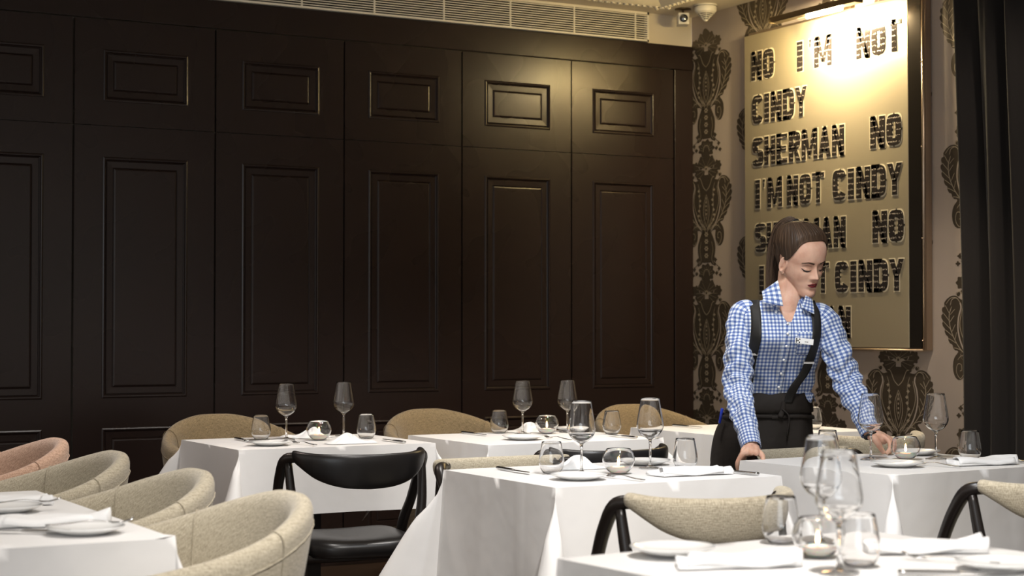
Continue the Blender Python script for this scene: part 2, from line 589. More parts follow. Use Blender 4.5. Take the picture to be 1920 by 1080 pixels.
def motif(cx, cz):
    for s in (-1, 1):
        if cx < -WY+0.02 and s < 0: pass
        # body silhouette: serrated outer leaf and half of the bulb
        out = catmull([(0.0, -0.385, 0), (0.06, -0.350, 0), (0.125, -0.318, 0), (0.175, -0.280, 0), (0.212, -0.228, 0), (0.236, -0.175, 0), (0.240, -0.125, 0),
                       (0.222, -0.080, 0), (0.185, -0.052, 0), (0.145, -0.048, 0), (0.110, -0.066, 0), (0.07, -0.062, 0), (0.0, -0.075, 0)], 4)
        pts = []
        for i, p in enumerate(out):
            k_ = 1.0
            if 4 < i < 30 and i % 3 == 0: k_ = 0.93
            pts.append((0.10+(p.x-0.10)*k_, -0.20+(p.y+0.20)*k_) if 4 < i < 30 else (p.x, p.y))
        poly(cx, cz, pts, 1, 1, s)
        # paper showing between leaf and bulb, leaf spine and veins
        line(cx, cz, [(0.045, -0.352), (0.100, -0.290), (0.130, -0.215), (0.128, -0.150), (0.112, -0.105), (0.118, -0.078)], 0.0085, s, 0, 2)
        sp_ = [(0.075, -0.330), (0.135, -0.275), (0.178, -0.205), (0.188, -0.140), (0.172, -0.098)]
        line(cx, cz, sp_, 0.0045, s, lay=3)
        for (a, b, c, d) in ((0.110, -0.300, 0.160, -0.290), (0.138, -0.270, 0.195, -0.245), (0.160, -0.238, 0.215, -0.205), (0.176, -0.205, 0.228, -0.165),
                             (0.186, -0.165, 0.228, -0.125), (0.186, -0.13, 0.215, -0.090), (0.150, -0.250, 0.140, -0.215), (0.170, -0.215, 0.148, -0.180),
                             (0.184, -0.170, 0.155, -0.140), (0.180, -0.135, 0.150, -0.110)):
            line(cx, cz, [(a, b), (lerp(a, c, 0.6), lerp(b, d, 0.5)+0.004), (c, d)], 0.0032, s, lay=3)
        line(cx, cz, [(0.118, -0.078), (0.140, -0.058), (0.170, -0.066), (0.180, -0.092)], 0.004, s, lay=3)
        line(cx, cz, [(0.208, -0.085), (0.180, -0.060), (0.150, -0.056), (0.128, -0.066)], 0.003, s, lay=3)
        # flower side lobes and top petals
        blob(cx, cz, 0.105, 0.012, 0.036, 0.030, lobes=7, amp=0.13, flip=s)
        blob(cx, cz, 0.062, -0.03, 0.048, 0.030, lobes=5, amp=0.10, flip=s)
        blob(cx, cz, 0.045, 0.035, 0.034, 0.036, lobes=5, amp=0.12, flip=s)
        for k in range(6):
            a = -0.9+k*0.42
            line(cx, cz, [(0.02*math.cos(a), 0.016*math.sin(a)), (0.105*math.cos(a), 0.062*math.sin(a))], 0.0026, s, lay=3)
        blob(cx, cz, 0.130, -0.040, 0.014, 0.011, 10, flip=s)
        line(cx, cz, [(0.09, -0.05), (0.118, -0.028), (0.14, -0.04), (0.13, -0.055)], 0.003, s, lay=3)
        # scrolls at the waist
        blob(cx, cz, 0.125, -0.375, 0.042, 0.062, 18, flip=s)
        leaf(cx, cz, [(0.02, -0.36), (0.06, -0.325), (0.11, -0.325), (0.14, -0.35)], [0.012, 0.024, 0.026, 0.018], s, 0, 1)
        line(cx, cz, [(0.095, -0.41), (0.118, -0.43), (0.142, -0.40), (0.135, -0.365), (0.112, -0.365), (0.108, -0.39), (0.12, -0.395)], 0.0034, s, lay=3)
        for k in range(5):
            line(cx, cz, [(0.03+0.018*k, -0.345+0.004*k), (0.045+0.018*k, -0.318)], 0.0032, s, lay=3)
        # lower column volutes and sprigs
        leaf(cx, cz, [(0.02, -0.40), (0.055, -0.42), (0.062, -0.47), (0.05, -0.52), (0.085, -0.545)], [0.016, 0.022, 0.020, 0.014, 0.006], s, 0, 1, veins=False)
        line(cx, cz, [(0.05, -0.41), (0.062, -0.46), (0.05, -0.51), (0.07, -0.54)], 0.003, s, lay=3)
        for (a, b) in ((0.085, -0.515), (0.118, -0.565), (0.095, -0.59), (0.13, -0.60)):
            blob(cx, cz, a, b, 0.013, 0.010, lobes=4, amp=0.25, flip=s)
        line(cx, cz, [(0.06, -0.50), (0.09, -0.54), (0.115, -0.56), (0.10, -0.60)], 0.0035, s, 1, 1)
        line(cx, cz, [(0.008, -0.355), (0.075, -0.28), (0.118, -0.19), (0.10, -0.10)], 0.004, s, lay=3)
        line(cx, cz, [(0.005, -0.35), (0.05, -0.28), (0.068, -0.2), (0.062, -0.13), (0.08, -0.08)], 0.0026, s, lay=3)
        for k in range(7):
            vv = -0.29+k*0.028
            blob(cx, cz, 0.066+0.008*math.sin(k*1.3), vv, 0.0085, 0.0075, lobes=4, amp=0.3, mi=2, lay=3, flip=s)
        line(cx, cz, [(0.0, -0.125), (0.03, -0.10), (0.055, -0.055), (0.075, -0.048)], 0.004, s, lay=3)
        line(cx, cz, [(0.0, -0.33), (0.026, -0.26), (0.024, -0.20), (0.0, -0.145)], 0.0035, s, lay=3)
        line(cx, cz, [(0.0, -0.29), (0.014, -0.24), (0.012, -0.20), (0.0, -0.17)], 0.0026, s, lay=3)
        for k in range(4):
            line(cx, cz, [(0.004, -0.345), (0.02+0.012*k, -0.315+0.004*k), (0.028+0.018*k, -0.285)], 0.0022, s, lay=3)
    blob(cx, cz, 0, -0.075, 0.085, 0.042, 14)
    poly(cx, cz, [(-0.045, -0.36), (0.045, -0.36), (0.070, -0.40), (0.055, -0.46), (0.085, -0.515), (0.03, -0.53), (-0.03, -0.53), (-0.085, -0.515), (-0.055, -0.46), (-0.070, -0.40)], 1, 1)
    blob(cx, cz, 0, -0.585, 0.072, 0.048, lobes=9, amp=0.12)
    blob(cx, cz, 0, 0.045, 0.04, 0.05, lobes=3, amp=0.1)
    blob(cx, cz, 0, 0.0, 0.018, 0.015, lobes=8, amp=0.2, mi=2, lay=3)
    blob(cx, cz, 0, 0.0, 0.008, 0.007, mi=1, lay=4)
    for k in range(5):
        blob(cx, cz, 0, -0.255+0.022*k, 0.005, 0.006, mi=2, lay=4)
    for (b) in (-0.37, -0.41, -0.45, -0.49):
        blob(cx, cz, 0, b, 0.016, 0.013, lobes=6, amp=0.25, mi=2, lay=3)
        blob(cx, cz, 0, b, 0.006, 0.005, mi=1, lay=4)
    for k in range(9):
        a = PI*(k+0.5)/9
        line(cx, cz, [(0.028*math.cos(a), -0.60+0.02*math.sin(a)), (0.062*math.cos(a), -0.60+0.048*math.sin(a))], 0.0026, lay=3)
    line(cx, cz, [(-0.03, -0.605), (-0.02, -0.575), (0, -0.568), (0.02, -0.575), (0.03, -0.605)], 0.0035, lay=3)

COLS = [-7.86, -7.335, -6.81, -6.285, -5.75, -5.21]
for i, cu in enumerate(COLS):
    base = 2.797 if i % 2 == 0 else 3.147
    if i == 3: base = 3.147
    z = base
    while z > 0.1:
        motif(cu, z)
        z -= 0.70
# keep the print inside the wall
for q in wl.v:
    if q.y > WY-0.001: q.y = WY-0.001
    if q.z > CZ-0.0005: q.z = CZ-0.0005
    if q.z < 0.0005 and q.x < WX: q.z = 0.0005
struct('wall_right', wl, None, mats=[M['paper'], M['motif'], M['motif_line']])

# ------------------------------------------------ curtain at the right edge
def curtain():
    v = []; f = []; uv = []
    n, k = 220, 14
    for i in range(n+1):
        y = 5.78 - i*(2.3/n)
        for j in range(k+1):
            z = 0.02+(CZ-0.03-0.02)*j/k
            fold = 0.045*math.sin(y*2*PI/0.17+0.5*math.sin(y*9)+0.25*math.sin(z*1.3)) + 0.012*math.sin(y*2*PI/0.062+z)
            v.append((WX-0.085+fold*0.9, y-0.02*math.sin(z*1.4)+0.012*(z-1.3), z)); uv.append((y, z))
    for i in range(n):
        for j in range(k):
            a = i*(k+1)+j
            f.append((a, a+1, a+k+2, a+k+1))
    o = obj('curtain', v, f, M['curtain'], None, True, uv)
    s = o.modifiers.new('thick', 'SOLIDIFY'); s.thickness = 0.004
    return tag(o, 'floor length dark brown velvet curtain at the right wall', 'curtain')
curtain()

# ------------------------------------------------ security camera and smoke alarm
t = thing('security_camera', 'small white box security camera hanging from the ceiling corner', 'camera', (5.43, 7.80, CZ))
MB().lathe([(0, 0), (0.045, 0), (0.045, -0.006), (0.012, -0.010), (0, -0.010)], 20).build('ceiling_plate', M['brass'], t)
MB().tube([(0, 0, -0.008), (0, 0, -0.030)], 0.006, 10).build('stem', M['brass'], t)
rot = Matrix.Rotation(R_(-28), 4, 'Z')
h = MB().box((-0.030, -0.04, -0.092), (0.030, 0.05, -0.028), mx=rot).build('housing', M['white_plastic'], t, smooth=False, bevel=0.004)
lm = MB(); lm.lathe([(0.022, 0.0), (0.022, 0.008), (0.017, 0.010), (0.016, 0.004)], 24)
q_ = rot @ Matrix.Translation((0.0, -0.040, -0.060)) @ Matrix.Rotation(PI/2, 4, 'X')
lm.v = [q_ @ p for p in lm.v]
ln = lm.build('lens_ring', M['black_plastic'], t)
l2 = MB(); l2.lathe([(0, 0.009), (0.008, 0.008), (0.0165, 0.004)], 24); l2.v = [q_ @ p for p in l2.v]
l2.build('lens', M['lens'], ln)
t = thing('smoke_alarm', 'round cream smoke alarm with a slotted cone, on the ceiling corner', 'smoke alarm', (5.47, 7.64, CZ))
MB().lathe([(0, 0), (0.062, 0), (0.062, -0.008), (0.058, -0.010), (0.060, -0.014), (0.060, -0.036), (0.052, -0.044), (0.0, -0.044)], 36).build('base', M['white_plastic'], t)
MB().lathe([(0.060, -0.009), (0.0625, -0.010), (0.060, -0.0115)], 36).build('seal_ring', M['black_plastic'], t)
co = MB()
for k in range(5):
    r0 = 0.050-k*0.0085; z = -0.046-k*0.0088
    co.lathe([(r0, z), (r0-0.002, z-0.0042), (r0-0.010, z-0.0042), (r0-0.010, z)], 32, closed=True)
for k in range(6):
    a = k*PI/3
    co.tube([(0.046*math.cos(a), 0.046*math.sin(a), -0.044), (0.012*math.cos(a), 0.012*math.sin(a), -0.086)], 0.0016, 6)
co.lathe([(0, -0.086), (0.012, -0.086), (0.008, -0.091), (0, -0.092)], 20)
co.build('sensor_cone', M['white_plastic'], t)
MB().lathe([(0.038, -0.044), (0.008, -0.080)], 24).build('sensor_core', M['black_plastic'], t)
# ================================================================== artwork with lettering
AX = WX-0.055           # face of the panel
t = thing('text_artwork', 'champagne metal artwork with rows of cut out capital letters under a picture light', 'artwork', (AX, 6.75, 1.1))
def AL(mb):
    mb.v = [q-Vector((AX, 6.75, 1.1)) for q in mb.v]; return mb
AL(MB().box((AX, 6.150, 1.105), (AX+0.012, 7.430, 2.775))).build('panel', M['gold_sheet'], t, smooth=False, bevel=0.002)
AL(MB().box((AX+0.002, 6.065, 1.105), (AX+0.010, 6.149, 2.80))).build('mirror_strip', M['dark_mirror'], t, smooth=False)
AL(MB().box((AX+0.013, 6.045, 1.095), (AX+0.050, 7.41, 2.79))).build('backing_box', M['frame_steel'], t, smooth=False)
AL(MB().tube([(AX+0.0, 6.045, 1.095), (AX+0.0, 6.045, 2.81)], 0.008, 10).tube([(AX, 6.045, 1.095), (AX, 7.42, 1.095)], 0.005, 8)).build('frame_rod', M['frame_steel'], t)
for zz in (1.14, 1.62, 2.05, 2.45):
    AL(MB().tube([(AX-0.009, 6.045, zz), (AX-0.013, 6.045, zz)], 0.004, 8)).build('rod_screw', M['frame_steel'], t)

# condensed block capitals: list of closed outlines in a 0..1 cell
def rbox(x0, y0, x1, y1): return [(x0, y0), (x1, y0), (x1, y1), (x0, y1)]
def arcring(x0, y0, x1, y1, th, a0=0.0, a1=2*PI, n=20, r=0.5):
    """thick rounded ring sector as quads"""
    out = []
    cx, cy = (x0+x1)/2, (y0+y1)/2; rx, ry = (x1-x0)/2, (y1-y0)/2
    def pt(a, k):
        c, s = math.cos(a), math.sin(a)
        e = 0.55
        X = (rx-k)*math.copysign(abs(c)**e, c); Y = (ry-k*0.55)*math.copysign(abs(s)**e, s)
        return (cx+X, cy+Y)
    for i in range(n):
        a = a0+(a1-a0)*i/n; b = a0+(a1-a0)*(i+1)/n
        out.append([pt(a, 0), pt(b, 0), pt(b, th), pt(a, th)])
    return out
W_ = 0.38
GL = {
 'I': [rbox(0.3, 0, 0.7, 1)],
 'N': [rbox(0, 0, W_, 1), rbox(1-W_, 0, 1, 1), [(0.05, 1), (0.36, 1), (0.95, 0), (0.64, 0)]],
 'M': [rbox(0, 0, .26, 1), rbox(.74, 0, 1, 1), [(.05, 1), (.32, 1), (.56, .1), (.44, .1)], [(.68, 1), (.95, 1), (.56, .1), (.44, .1)]],
 'O': arcring(0, 0, 1, 1, W_),
 'C': arcring(0, 0, 1, 1, W_, 0.45, 2*PI-0.45),
 'D': [rbox(0, 0, W_, 1), rbox(0, 0.85, 0.55, 1), rbox(0, 0, 0.55, 0.15)]+arcring(-0.15, 0, 1, 1, W_, -PI/2, PI/2),
 'Y': [rbox(.33, 0, .67, .5), [(0, 1), (.34, 1), (.64, .42), (.36, .42)], [(1, 1), (.66, 1), (.36, .42), (.64, .42)]],
 'S': arcring(0, .46, 1, 1, W_, 0.3, 1.5*PI)+arcring(0, 0, 1, .56, W_, -PI*0.95, PI*0.5),
 'H': [rbox(0, 0, W_, 1), rbox(1-W_, 0, 1, 1), rbox(0.2, .41, .8, .59)],
 'E': [rbox(0, 0, W_, 1), rbox(0, .84, .95, 1), rbox(0, .42, .85, .58), rbox(0, 0, .95, .16)],
 'R': [rbox(0, 0, W_, 1), rbox(0, .85, .55, 1), rbox(0, .42, .55, .56), [(.35, .45), (.68, .45), (1, 0), (.66, 0)]]+arcring(-.1, .42, .98, 1, W_, -PI/2, PI/2),
 'A': [[(.34, 1), (.66, 1), (.34, 0), (0, 0)], [(.34, 1), (.66, 1), (1, 0), (.66, 0)], rbox(.25, .2, .75, .34)],
 'T': [rbox(0, .84, 1, 1), rbox(.33, 0, .67, 1)],
 "'": [[(.35, 1), (.72, 1), (.55, .72), (.40, .72)]],
}
rng = random.Random(3)
def word(txt, y0, y1, z0, h):
    """y0 = photo-left end of the word, y1 = right end (smaller y)"""
    units = sum({'I': 0.55, "'": 0.45, 'M': 1.35}.get(c, 1.0) for c in txt)+0.10*(len(txt)-1)
    u = (y0-y1)/units
    p = y0
    mb = MB(); rim = MB()
    for ch in txt:
        wd = {'I': 0.55, "'": 0.45, 'M': 1.35}.get(ch, 1.0)*u
        polys = GL[ch]
        if ch == 'I': polys = [rbox(0.1, 0, 0.9, 1)]
        for pl in polys:
            v = [(AX-0.004, p-q[0]*wd, z0+q[1]*h) for q in pl]
            n = len(v)
            mb.add(v+[(AX-0.0005, q[1], q[2]) for q in v], [tuple(range(n))]+[(i, (i+1) % n, n+(i+1) % n, n+i) for i in range(n)])
            # bright bevelled surround lies just behind
            c0 = sum(q[1] for q in v)/n; c1 = sum(q[2] for q in v)/n
            rv = []
            for q in v:
                dy = q[1]-c0; dz = q[2]-c1
                rv.append((AX-0.0012, q[1]+math.copysign(0.0055, dy), q[2]+math.copysign(0.0055, dz)))
            rim.add(rv, [tuple(range(n))])
        # handwriting lines across the letter
        for k in range(5):
            zc = 0.12+0.19*k
            nn = 26
            prev = None
            for i in range(nn+1):
                xx = 0.03+0.94*i/nn
                q = (xx, zc+0.030*math.sin(i*2.1+k*1.7+p*40)*rng.uniform(0.3, 1.3))
                if prev and rng.random() > 0.42 and any(inside(q, pl) for pl in polys) and any(inside(prev, pl) for pl in polys):
                    a = Vector((AX-0.0046, p-prev[0]*wd, z0+prev[1]*h)); b = Vector((AX-0.0046, p-q[0]*wd, z0+q[1]*h))
                    d = Vector((0, 0, 0.0011))
                    mb.add([a-d, b-d, b+d, a+d], [(0, 1, 2, 3)], 1)
                prev = q
        p -= wd+0.10*u
    AL(rim).build('letter_surround', M['edge_gold'], t, smooth=False)
    AL(mb).build('lettering', None, t, smooth=False, mats=[M['mirror_letter'], M['script_ink']])
def inside(p, pl):
    c = False; n = len(pl)
    for i in range(n):
        a, b = pl[i], pl[(i+1) % n]
        if (a[1] > p[1]) != (b[1] > p[1]):
            if p[0] < (b[0]-a[0])*(p[1]-a[1])/(b[1]-a[1])+a[0]: c = not c
    return c
HH = 0.152
word('NO', 7.366, 7.171, 2.527, HH)
word('I', 6.985, 6.925, 2.527, HH); word("'M", 6.895, 6.70, 2.527, HH)
word('NOT', 6.515, 6.190, 2.527, HH)
word('CINDY', 7.360, 6.900, 2.292, HH)
word('SHERMAN', 7.358, 6.608, 2.064, HH); word('NO', 6.415, 6.193, 2.075, HH)
word("I'M", 7.340, 7.105, 1.838, HH); word('NOT', 7.065, 6.766, 1.838, HH); word('CINDY', 6.700, 6.191, 1.838, HH)
word('SHERMAN', 7.337, 6.600, 1.604, HH); word('NO', 6.402, 6.180, 1.614, HH)
word("I'M", 7.306, 7.08, 1.378, HH); word('NOT', 7.03, 6.73, 1.378, HH); word('CINDY', 6.683, 6.181, 1.378, HH)
word('SHERMAN', 7.30, 6.566, 1.154, HH)

# ------------------------------------------------ picture light
t = thing('picture_light', 'slim brass picture light burning above the lettered artwork', 'picture light', (WX-0.25, 6.60, 2.765))
MB().box((-0.028, -0.33, -0.014), (0.028, 0.33, 0.016)).build('shade_bar', M['brass'], t, smooth=False, bevel=0.003)
for yy in (0.02,):
    MB().tube([(0.0, yy, 0.012), (0.10, yy, 0.05), (0.235, yy, 0.04)], 0.007, 10).build('arm', M['brass'], t)
    MB().box((0.225, yy-0.03, 0.0), (0.25, yy+0.03, 0.08)).build('wall_plate', M['brass'], t, smooth=False, bevel=0.002)
tb = MB().tube([(0.004, -0.20, -0.022), (0.004, 0.06, -0.022)], 0.009, 10).build('lamp_tube', M['lamp_tube'], t)
lamp('picture_light_glow', 'AREA', (WX-0.250, 6.60, 2.738), 40, (1.0, 0.80, 0.48), (WX-0.02, 6.60, 2.50), shape='RECTANGLE', size=0.30, size_y=0.03)
lamp('added_cupboard_glow', 'AREA', (WX-0.262, 6.90, 2.735), 3.6, (1.0, 0.74, 0.30), (WX-0.8, 8.2, 1.9), shape='RECTANGLE', size=0.20, size_y=0.04)  # added lamp, puts the warm highlight on the cupboard doors
# ================================================================== tables
TZ = 0.75
def cloth_mesh(w_, d_, oh, seed=1, gam=34, tz=TZ):
    """white cloth over a w_ x d_ top, overhang oh; returns MB in local coords centred on the table"""
    rg = random.Random(seed)
    mb = MB()
    N = 30; K = 14; C = 12
    r = 0.010
    hw, hd = w_/2+0.004, d_/2+0.004
    # top
    G = 16
    v = []; f = []; uv = []
    for i in range(G+1):
        for j in range(G+1):
            x = -hw+2*hw*i/G; y = -hd+2*hd*j/G
            v.append((x, y, tz)); uv.append((x, y))
    for i in range(G):
        for j in range(G):
            a = i*(G+1)+j
            f.append((a, a+G+1, a+G+2, a+1))
    mb.add(v, f, 0, uv)
    # perimeter loop description: list of (corner or side param)
    per = []
    corners = [(hw, -hd, -PI/2), (hw, hd, 0), (-hw, hd, PI/2), (-hw, -hd, PI)]
    sides = [((-hw, -hd), (hw, -hd), (0, -1)), ((hw, -hd), (hw, hd), (1, 0)), ((hw, hd), (-hw, hd), (0, 1)), ((-hw, hd), (-hw, -hd), (-1, 0))]
    for s in range(4):
        a, b, nrm = sides[s]
        for i in range(N+1):
            t = i/N
            per.append(('s', (lerp(a[0], b[0], t), lerp(a[1], b[1], t)), nrm, s, t, 0))
        cxx, cyy, a0 = corners[s]
        for i in range(1, C):
            ph = i/C
            per.append(('c', (cxx, cyy), a0, s, ph, 0))
    cf = [rg.uniform(0.85, 1.15) for _ in range(4)]
    sk = [rg.uniform(-0.35, 0.35) for _ in range(4)]
    rows = []
    for k in range(K+1):
        q = k/K
        row = []
        for (ty, p, nrm, s, t, _) in per:
            if ty == 's':
                L = (w_ if s % 2 == 0 else d_)
                drop = oh*q
                e = min(t, 1-t)*L
                fl = 0.015+0.05*math.exp(-(e/0.14)**2)
                # shallow waves, pressed creases
                wave = 0.010*math.sin(t*PI*2.2+seed*1.7+s*2)*q + 0.005*math.sin(t*PI*5.3+seed+s)*q
                cr = 0.004*math.exp(-((t-0.36)*L/0.006)**2)+0.004*math.exp(-((t-0.70)*L/0.006)**2)
                if q < 0.04: cr = 0
                out = drop*fl+wave*0.8+cr
                rd = min(1.0, q*oh/r)
                row.append((p[0]+nrm[0]*out, p[1]+nrm[1]*out, tz-drop))
            else:
                ph = t
                rad = oh/max(math.cos(ph*PI/2), math.sin(ph*PI/2))*q
                # fold: swing outwards most at the middle of the wedge
                g = R_(gam)*cf[s]*math.sin(ph*PI)**0.8*smooth01(q*3.2)
                base_fl = 0.065
                dirang = nrm+PI/4+(ph-0.5)*PI*0.5+sk[s]*math.sin(ph*PI)
                out = rad*math.sin(g)+rad*base_fl
                zz = rad*math.cos(g*0.9)
                row.append((p[0]+math.cos(dirang)*out, p[1]+math.sin(dirang)*out, tz-zz))
        rows.append(row)
    n = len(per)
    v = [q for row in rows for q in row]
    f = []
    for k in range(K):
        for i in range(n):
            j = (i+1) % n
            f.append((k*n+i, (k+1)*n+i, (k+1)*n+j, k*n+j))
    mb.add(v, f, 0, [(q[0], q[2]) for q in v])
    return mb

def table(cx, cy, w_, d_, rz, oh, where, seed, gam=31):
    t = thing('dining_table', 'dark dining table under the '+where.split(',')[0], 'table', (cx, cy, 0), rz, 'square restaurant tables')
    MB().box((-w_/2+0.004, -d_/2+0.004, 0.715), (w_/2-0.004, d_/2-0.004, TZ-0.006)).build('tabletop', M['black_wood'], t, smooth=False, bevel=0.004)
    MB().box((-0.045, -0.045, 0.03), (0.045, 0.045, 0.714)).build('pedestal', M['black_wood'], t, smooth=False, bevel=0.004)
    MB().box((-0.24, -0.24, 0.0), (0.24, 0.24, 0.028)).build('base_plate', M['black_wood'], t, smooth=False, bevel=0.006)
    mb = cloth_mesh(w_, d_, oh, seed, gam)
    o = mb.build('tablecloth', M['cloth'], None, clean=True)
    o.location = (cx, cy, 0); o.rotation_euler = (0, 0, rz)
    b = o.modifiers.new('bev', 'BEVEL'); b.width = 0.006; b.segments = 2; b.limit_method = 'ANGLE'; b.angle_limit = R_(50)
    tag(o, where, 'tablecloth', 'white cloths on the square tables')
    return t
# name -> (cx, cy, w, d, rz)
TB = {
 1: (2.590, 6.330, 0.80, 0.66, 0.0),
 2: (3.515, 6.130, 0.80, 0.70, 0.0),
 3: (4.640, 6.140, 0.80, 0.72, 0.0),
 4: (2.850, 4.500, 0.79, 0.69, 0.0),
 5: (3.930, 4.375, 0.80, 0.70, R_(4)),
 6: (2.150, 2.560, 0.83, 0.70, R_(4.5)),
 7: (0.780, 4.170, 0.74, 1.22, 0.0),
}
WH = {
 1: 'white cloth on the left back table, behind the black leather chair',
 2: 'white cloth on the middle back table',
 3: 'white cloth on the right back table, left of and behind the standing person',
 4: 'white cloth on the centre table, hanging in deep corner folds',
 5: 'white cloth on the right table the person reaches over',
 6: 'white cloth on the nearest blurred table at the bottom right',
 7: 'white cloth on the table at the bottom left, beside the barrel chairs',
}
for k, (cx, cy, w_, d_, rz) in TB.items():
    table(cx, cy, w_, d_, rz, {1: 0.25, 2: 0.28, 3: 0.30, 4: 0.46, 5: 0.42, 6: 0.40, 7: 0.40}[k], WH[k], k, {5: 24, 6: 24}.get(k, 30))

# ================================================================== barrel chairs
def barrel_chair(label, fab, loc, rz, group):
    """tub chair, front towards local -y, back at +y"""
    t = thing('barrel_chair', label, 'chair', loc, rz, group)
    A = R_(128)
    n = 64
    v = []; f = []; uv = []
    def rimh(a):
        s = abs(a)/A
        return interp(s, [(0, 0.824), (0.12, 0.821), (0.3, 0.793), (0.5, 0.750), (0.7, 0.716), (0.88, 0.690), (1.0, 0.672)])[0]
    prof_n = 0
    arc = 0; last = None
    for i in range(n+1):
        a = -A+2*A*i/n
        h = rimh(a)
        rx, ry = 0.315, 0.315
        # plan of outer edge
        ox, oy = rx*math.sin(a), ry*math.cos(a)-0.02
        if abs(a) > PI/2:
            oy = -0.02-(abs(a)-PI/2)*0.33
            ox = math.copysign(rx-0.035*((abs(a)-PI/2)/(A-PI/2))**1.5, a)
        nx, ny = math.sin(a), math.cos(a)
        if abs(a) > PI/2: nx, ny = math.copysign(1, a), 0.0
        lean = 0.045*max(0, math.cos(a*0.8))
        # section: outer bottom, up the outside, over the rolled rim, down inside to the seat
        th = 0.058
        sec = [(-0.085, 0.30), (-0.055, 0.40), (-0.025, 0.52), (-0.006, h-0.14), (0.0, h-0.055), (-0.001, h-0.025), (-0.010, h-0.008), (-0.026, h), (-0.042, h-0.006),
               (-th+0.002, h-0.026), (-th-0.004, h-0.06), (-th-0.012, max(0.47, h-0.16)), (-th-0.022, 0.455), (-th-0.03, 0.42)]
        prof_n = len(sec)
        for k, (d, z) in enumerate(sec):
            e = d+lean*(z-0.5)/0.3*0.6
            if z < 0.45: e = d
            p = (ox+nx*e, oy+ny*e, z)
            v.append(p)
            uv.append((a*0.32, z if k < 8 else 2*h-z))
    for i in range(n):
        for k in range(prof_n-1):
            a = i*prof_n+k
            f.append((a, a+1, a+prof_n+1, a+prof_n))
    for i in (0, n):
        c = len(v); s0 = i*prof_n
        m_ = Vector((0, 0, 0))
        for k in range(prof_n): m_ += Vector(v[s0+k])
        m_ /= prof_n
        # rounded front of each arm
        ring = []
        for k in range(prof_n):
            p = Vector(v[s0+k]); q = m_+(p-m_)*0.55
            q.y -= 0.022
            v.append(tuple(q)); uv.append(uv[s0+k]); ring.append(len(v)-1)
        for k in range(prof_n-1):
            if i == 0: f.append((s0+k+1, s0+k, ring[k], ring[k+1]))
            else: f.append((s0+k, s0+k+1, ring[k+1], ring[k]))
        f.append(tuple(ring) if i == 0 else tuple(reversed(ring)))
    sh = obj('upholstered_shell', v, f, fab, t, True, uv)
    ss = sh.modifiers.new('sub', 'SUBSURF'); ss.levels = 1; ss.render_levels = 1
    # welt seams
    for sgn in (-1, 1):
        a = sgn*R_(58)
        i = int(round((a+A)/(2*A)*n))
        pts = [Vector(v[i*prof_n+k]) for k in range(1, prof_n-2)]
        pp = []
        for k, p in enumerate(pts):
            c = Vector((0, 0, p.z))
            pp.append(p+(Vector((p.x, p.y, 0)).normalized()*(0.0012 if k < 6 else -0.0012)))
        MB().tube(catmull(pp, 4), 0.0014, 6).build('seam', fab, sh)
    # seam around the outside under the rim
    pp = []
    for i in range(0, n+1, 2):
        p = Vector(v[i*prof_n+4]); pp.append(p+Vector((math.sin(-A+2*A*i/n), math.cos(-A+2*A*i/n), 0))*0.0012)
    MB().tube(pp, 0.0014, 6).build('seam', fab, sh)
    # seat cushion
    cu = MB()
    ring = []
    for i in range(40):
        a = 2*PI*i/40
        c, s = math.cos(a), math.sin(a)
        ring.append((0.235*math.copysign(abs(c)**0.7, c), 0.235*math.copysign(abs(s)**0.7, s)-0.03))
    v2 = []; uv2 = []
    lay = [(0.96, 0.33), (1.0, 0.36), (1.0, 0.43), (0.97, 0.452), (0.85, 0.463), (0.5, 0.470)]
    for (s, z) in lay:
        for (x, y) in ring: v2.append((x*s, (y+0.03)*s-0.03, z)); uv2.append((x*s, y*s+z))
    f2 = [(k*40+i, k*40+(i+1) % 40, (k+1)*40+(i+1) % 40, (k+1)*40+i) for k in range(len(lay)-1) for i in range(40)]
    f2.append(tuple((len(lay)-1)*40+i for i in range(40)))
    obj('seat_cushion', v2, f2, fab, t, True, uv2)
    # seat base and legs
    bs = MB(); v3 = []
    for (s, z) in ((0.8, 0.26), (1.0, 0.30), (1.0, 0.34)):
        for (x, y) in ring: v3.append((x*s, (y+0.03)*s-0.03, z))
    f3 = [(k*40+i, k*40+(i+1) % 40, (k+1)*40+(i+1) % 40, (k+1)*40+i) for k in range(2) for i in range(40)]
    f3.append(tuple(reversed(range(40))))
    obj('seat_base', v3, f3, fab, t, True, [(q[0], q[1]) for q in v3])
    for sx in (-1, 1):
        for sy in (-1, 1):
            MB().tube([(sx*0.15, -0.03+sy*0.15, 0.29), (sx*0.21, -0.03+sy*0.21, 0.0)], [0.020, 0.012], 12).build('leg', M['black_wood'], t)
    return t
g1 = 'barrel chairs in a row at the left'
bx = 1.205
first = barrel_chair('pale beige tweed barrel chair, nearest and largest of the row at the left', M['beige'], (bx-0.015, 3.71, 0), -PI/2, g1)
dup(first, (bx, 4.42, 0), -PI/2, 'pale beige tweed barrel chair, second nearest of the row at the left')
dup(first, (bx, 5.19, 0), -PI/2, 'pale beige tweed barrel chair, third of the row, just before the rosy one')
r_ = dup(first, (bx, 5.90, 0), -PI/2, 'rosy beige tweed barrel chair, farthest of the row at the left edge')
def recolor(root, a, b):
    for ch in root.children_recursive:
        if ch.type == 'MESH' and ch.data.materials and ch.data.materials[0] == a:
            ch.data = ch.data.copy(); ch.data.materials[0] = b
recolor(r_, M['beige'], M['rose'])
g2 = 'tan barrel chairs against the back wall'
tan = dup(first, (2.52, 6.93, 0), 0, 'olive tan barrel chair behind the left back table, against the dark cupboards', g2)
recolor(tan, M['beige'], M['tan'])
dup(tan, (3.55, 6.92, 0), 0, 'tan barrel chair behind the middle back table', g2)
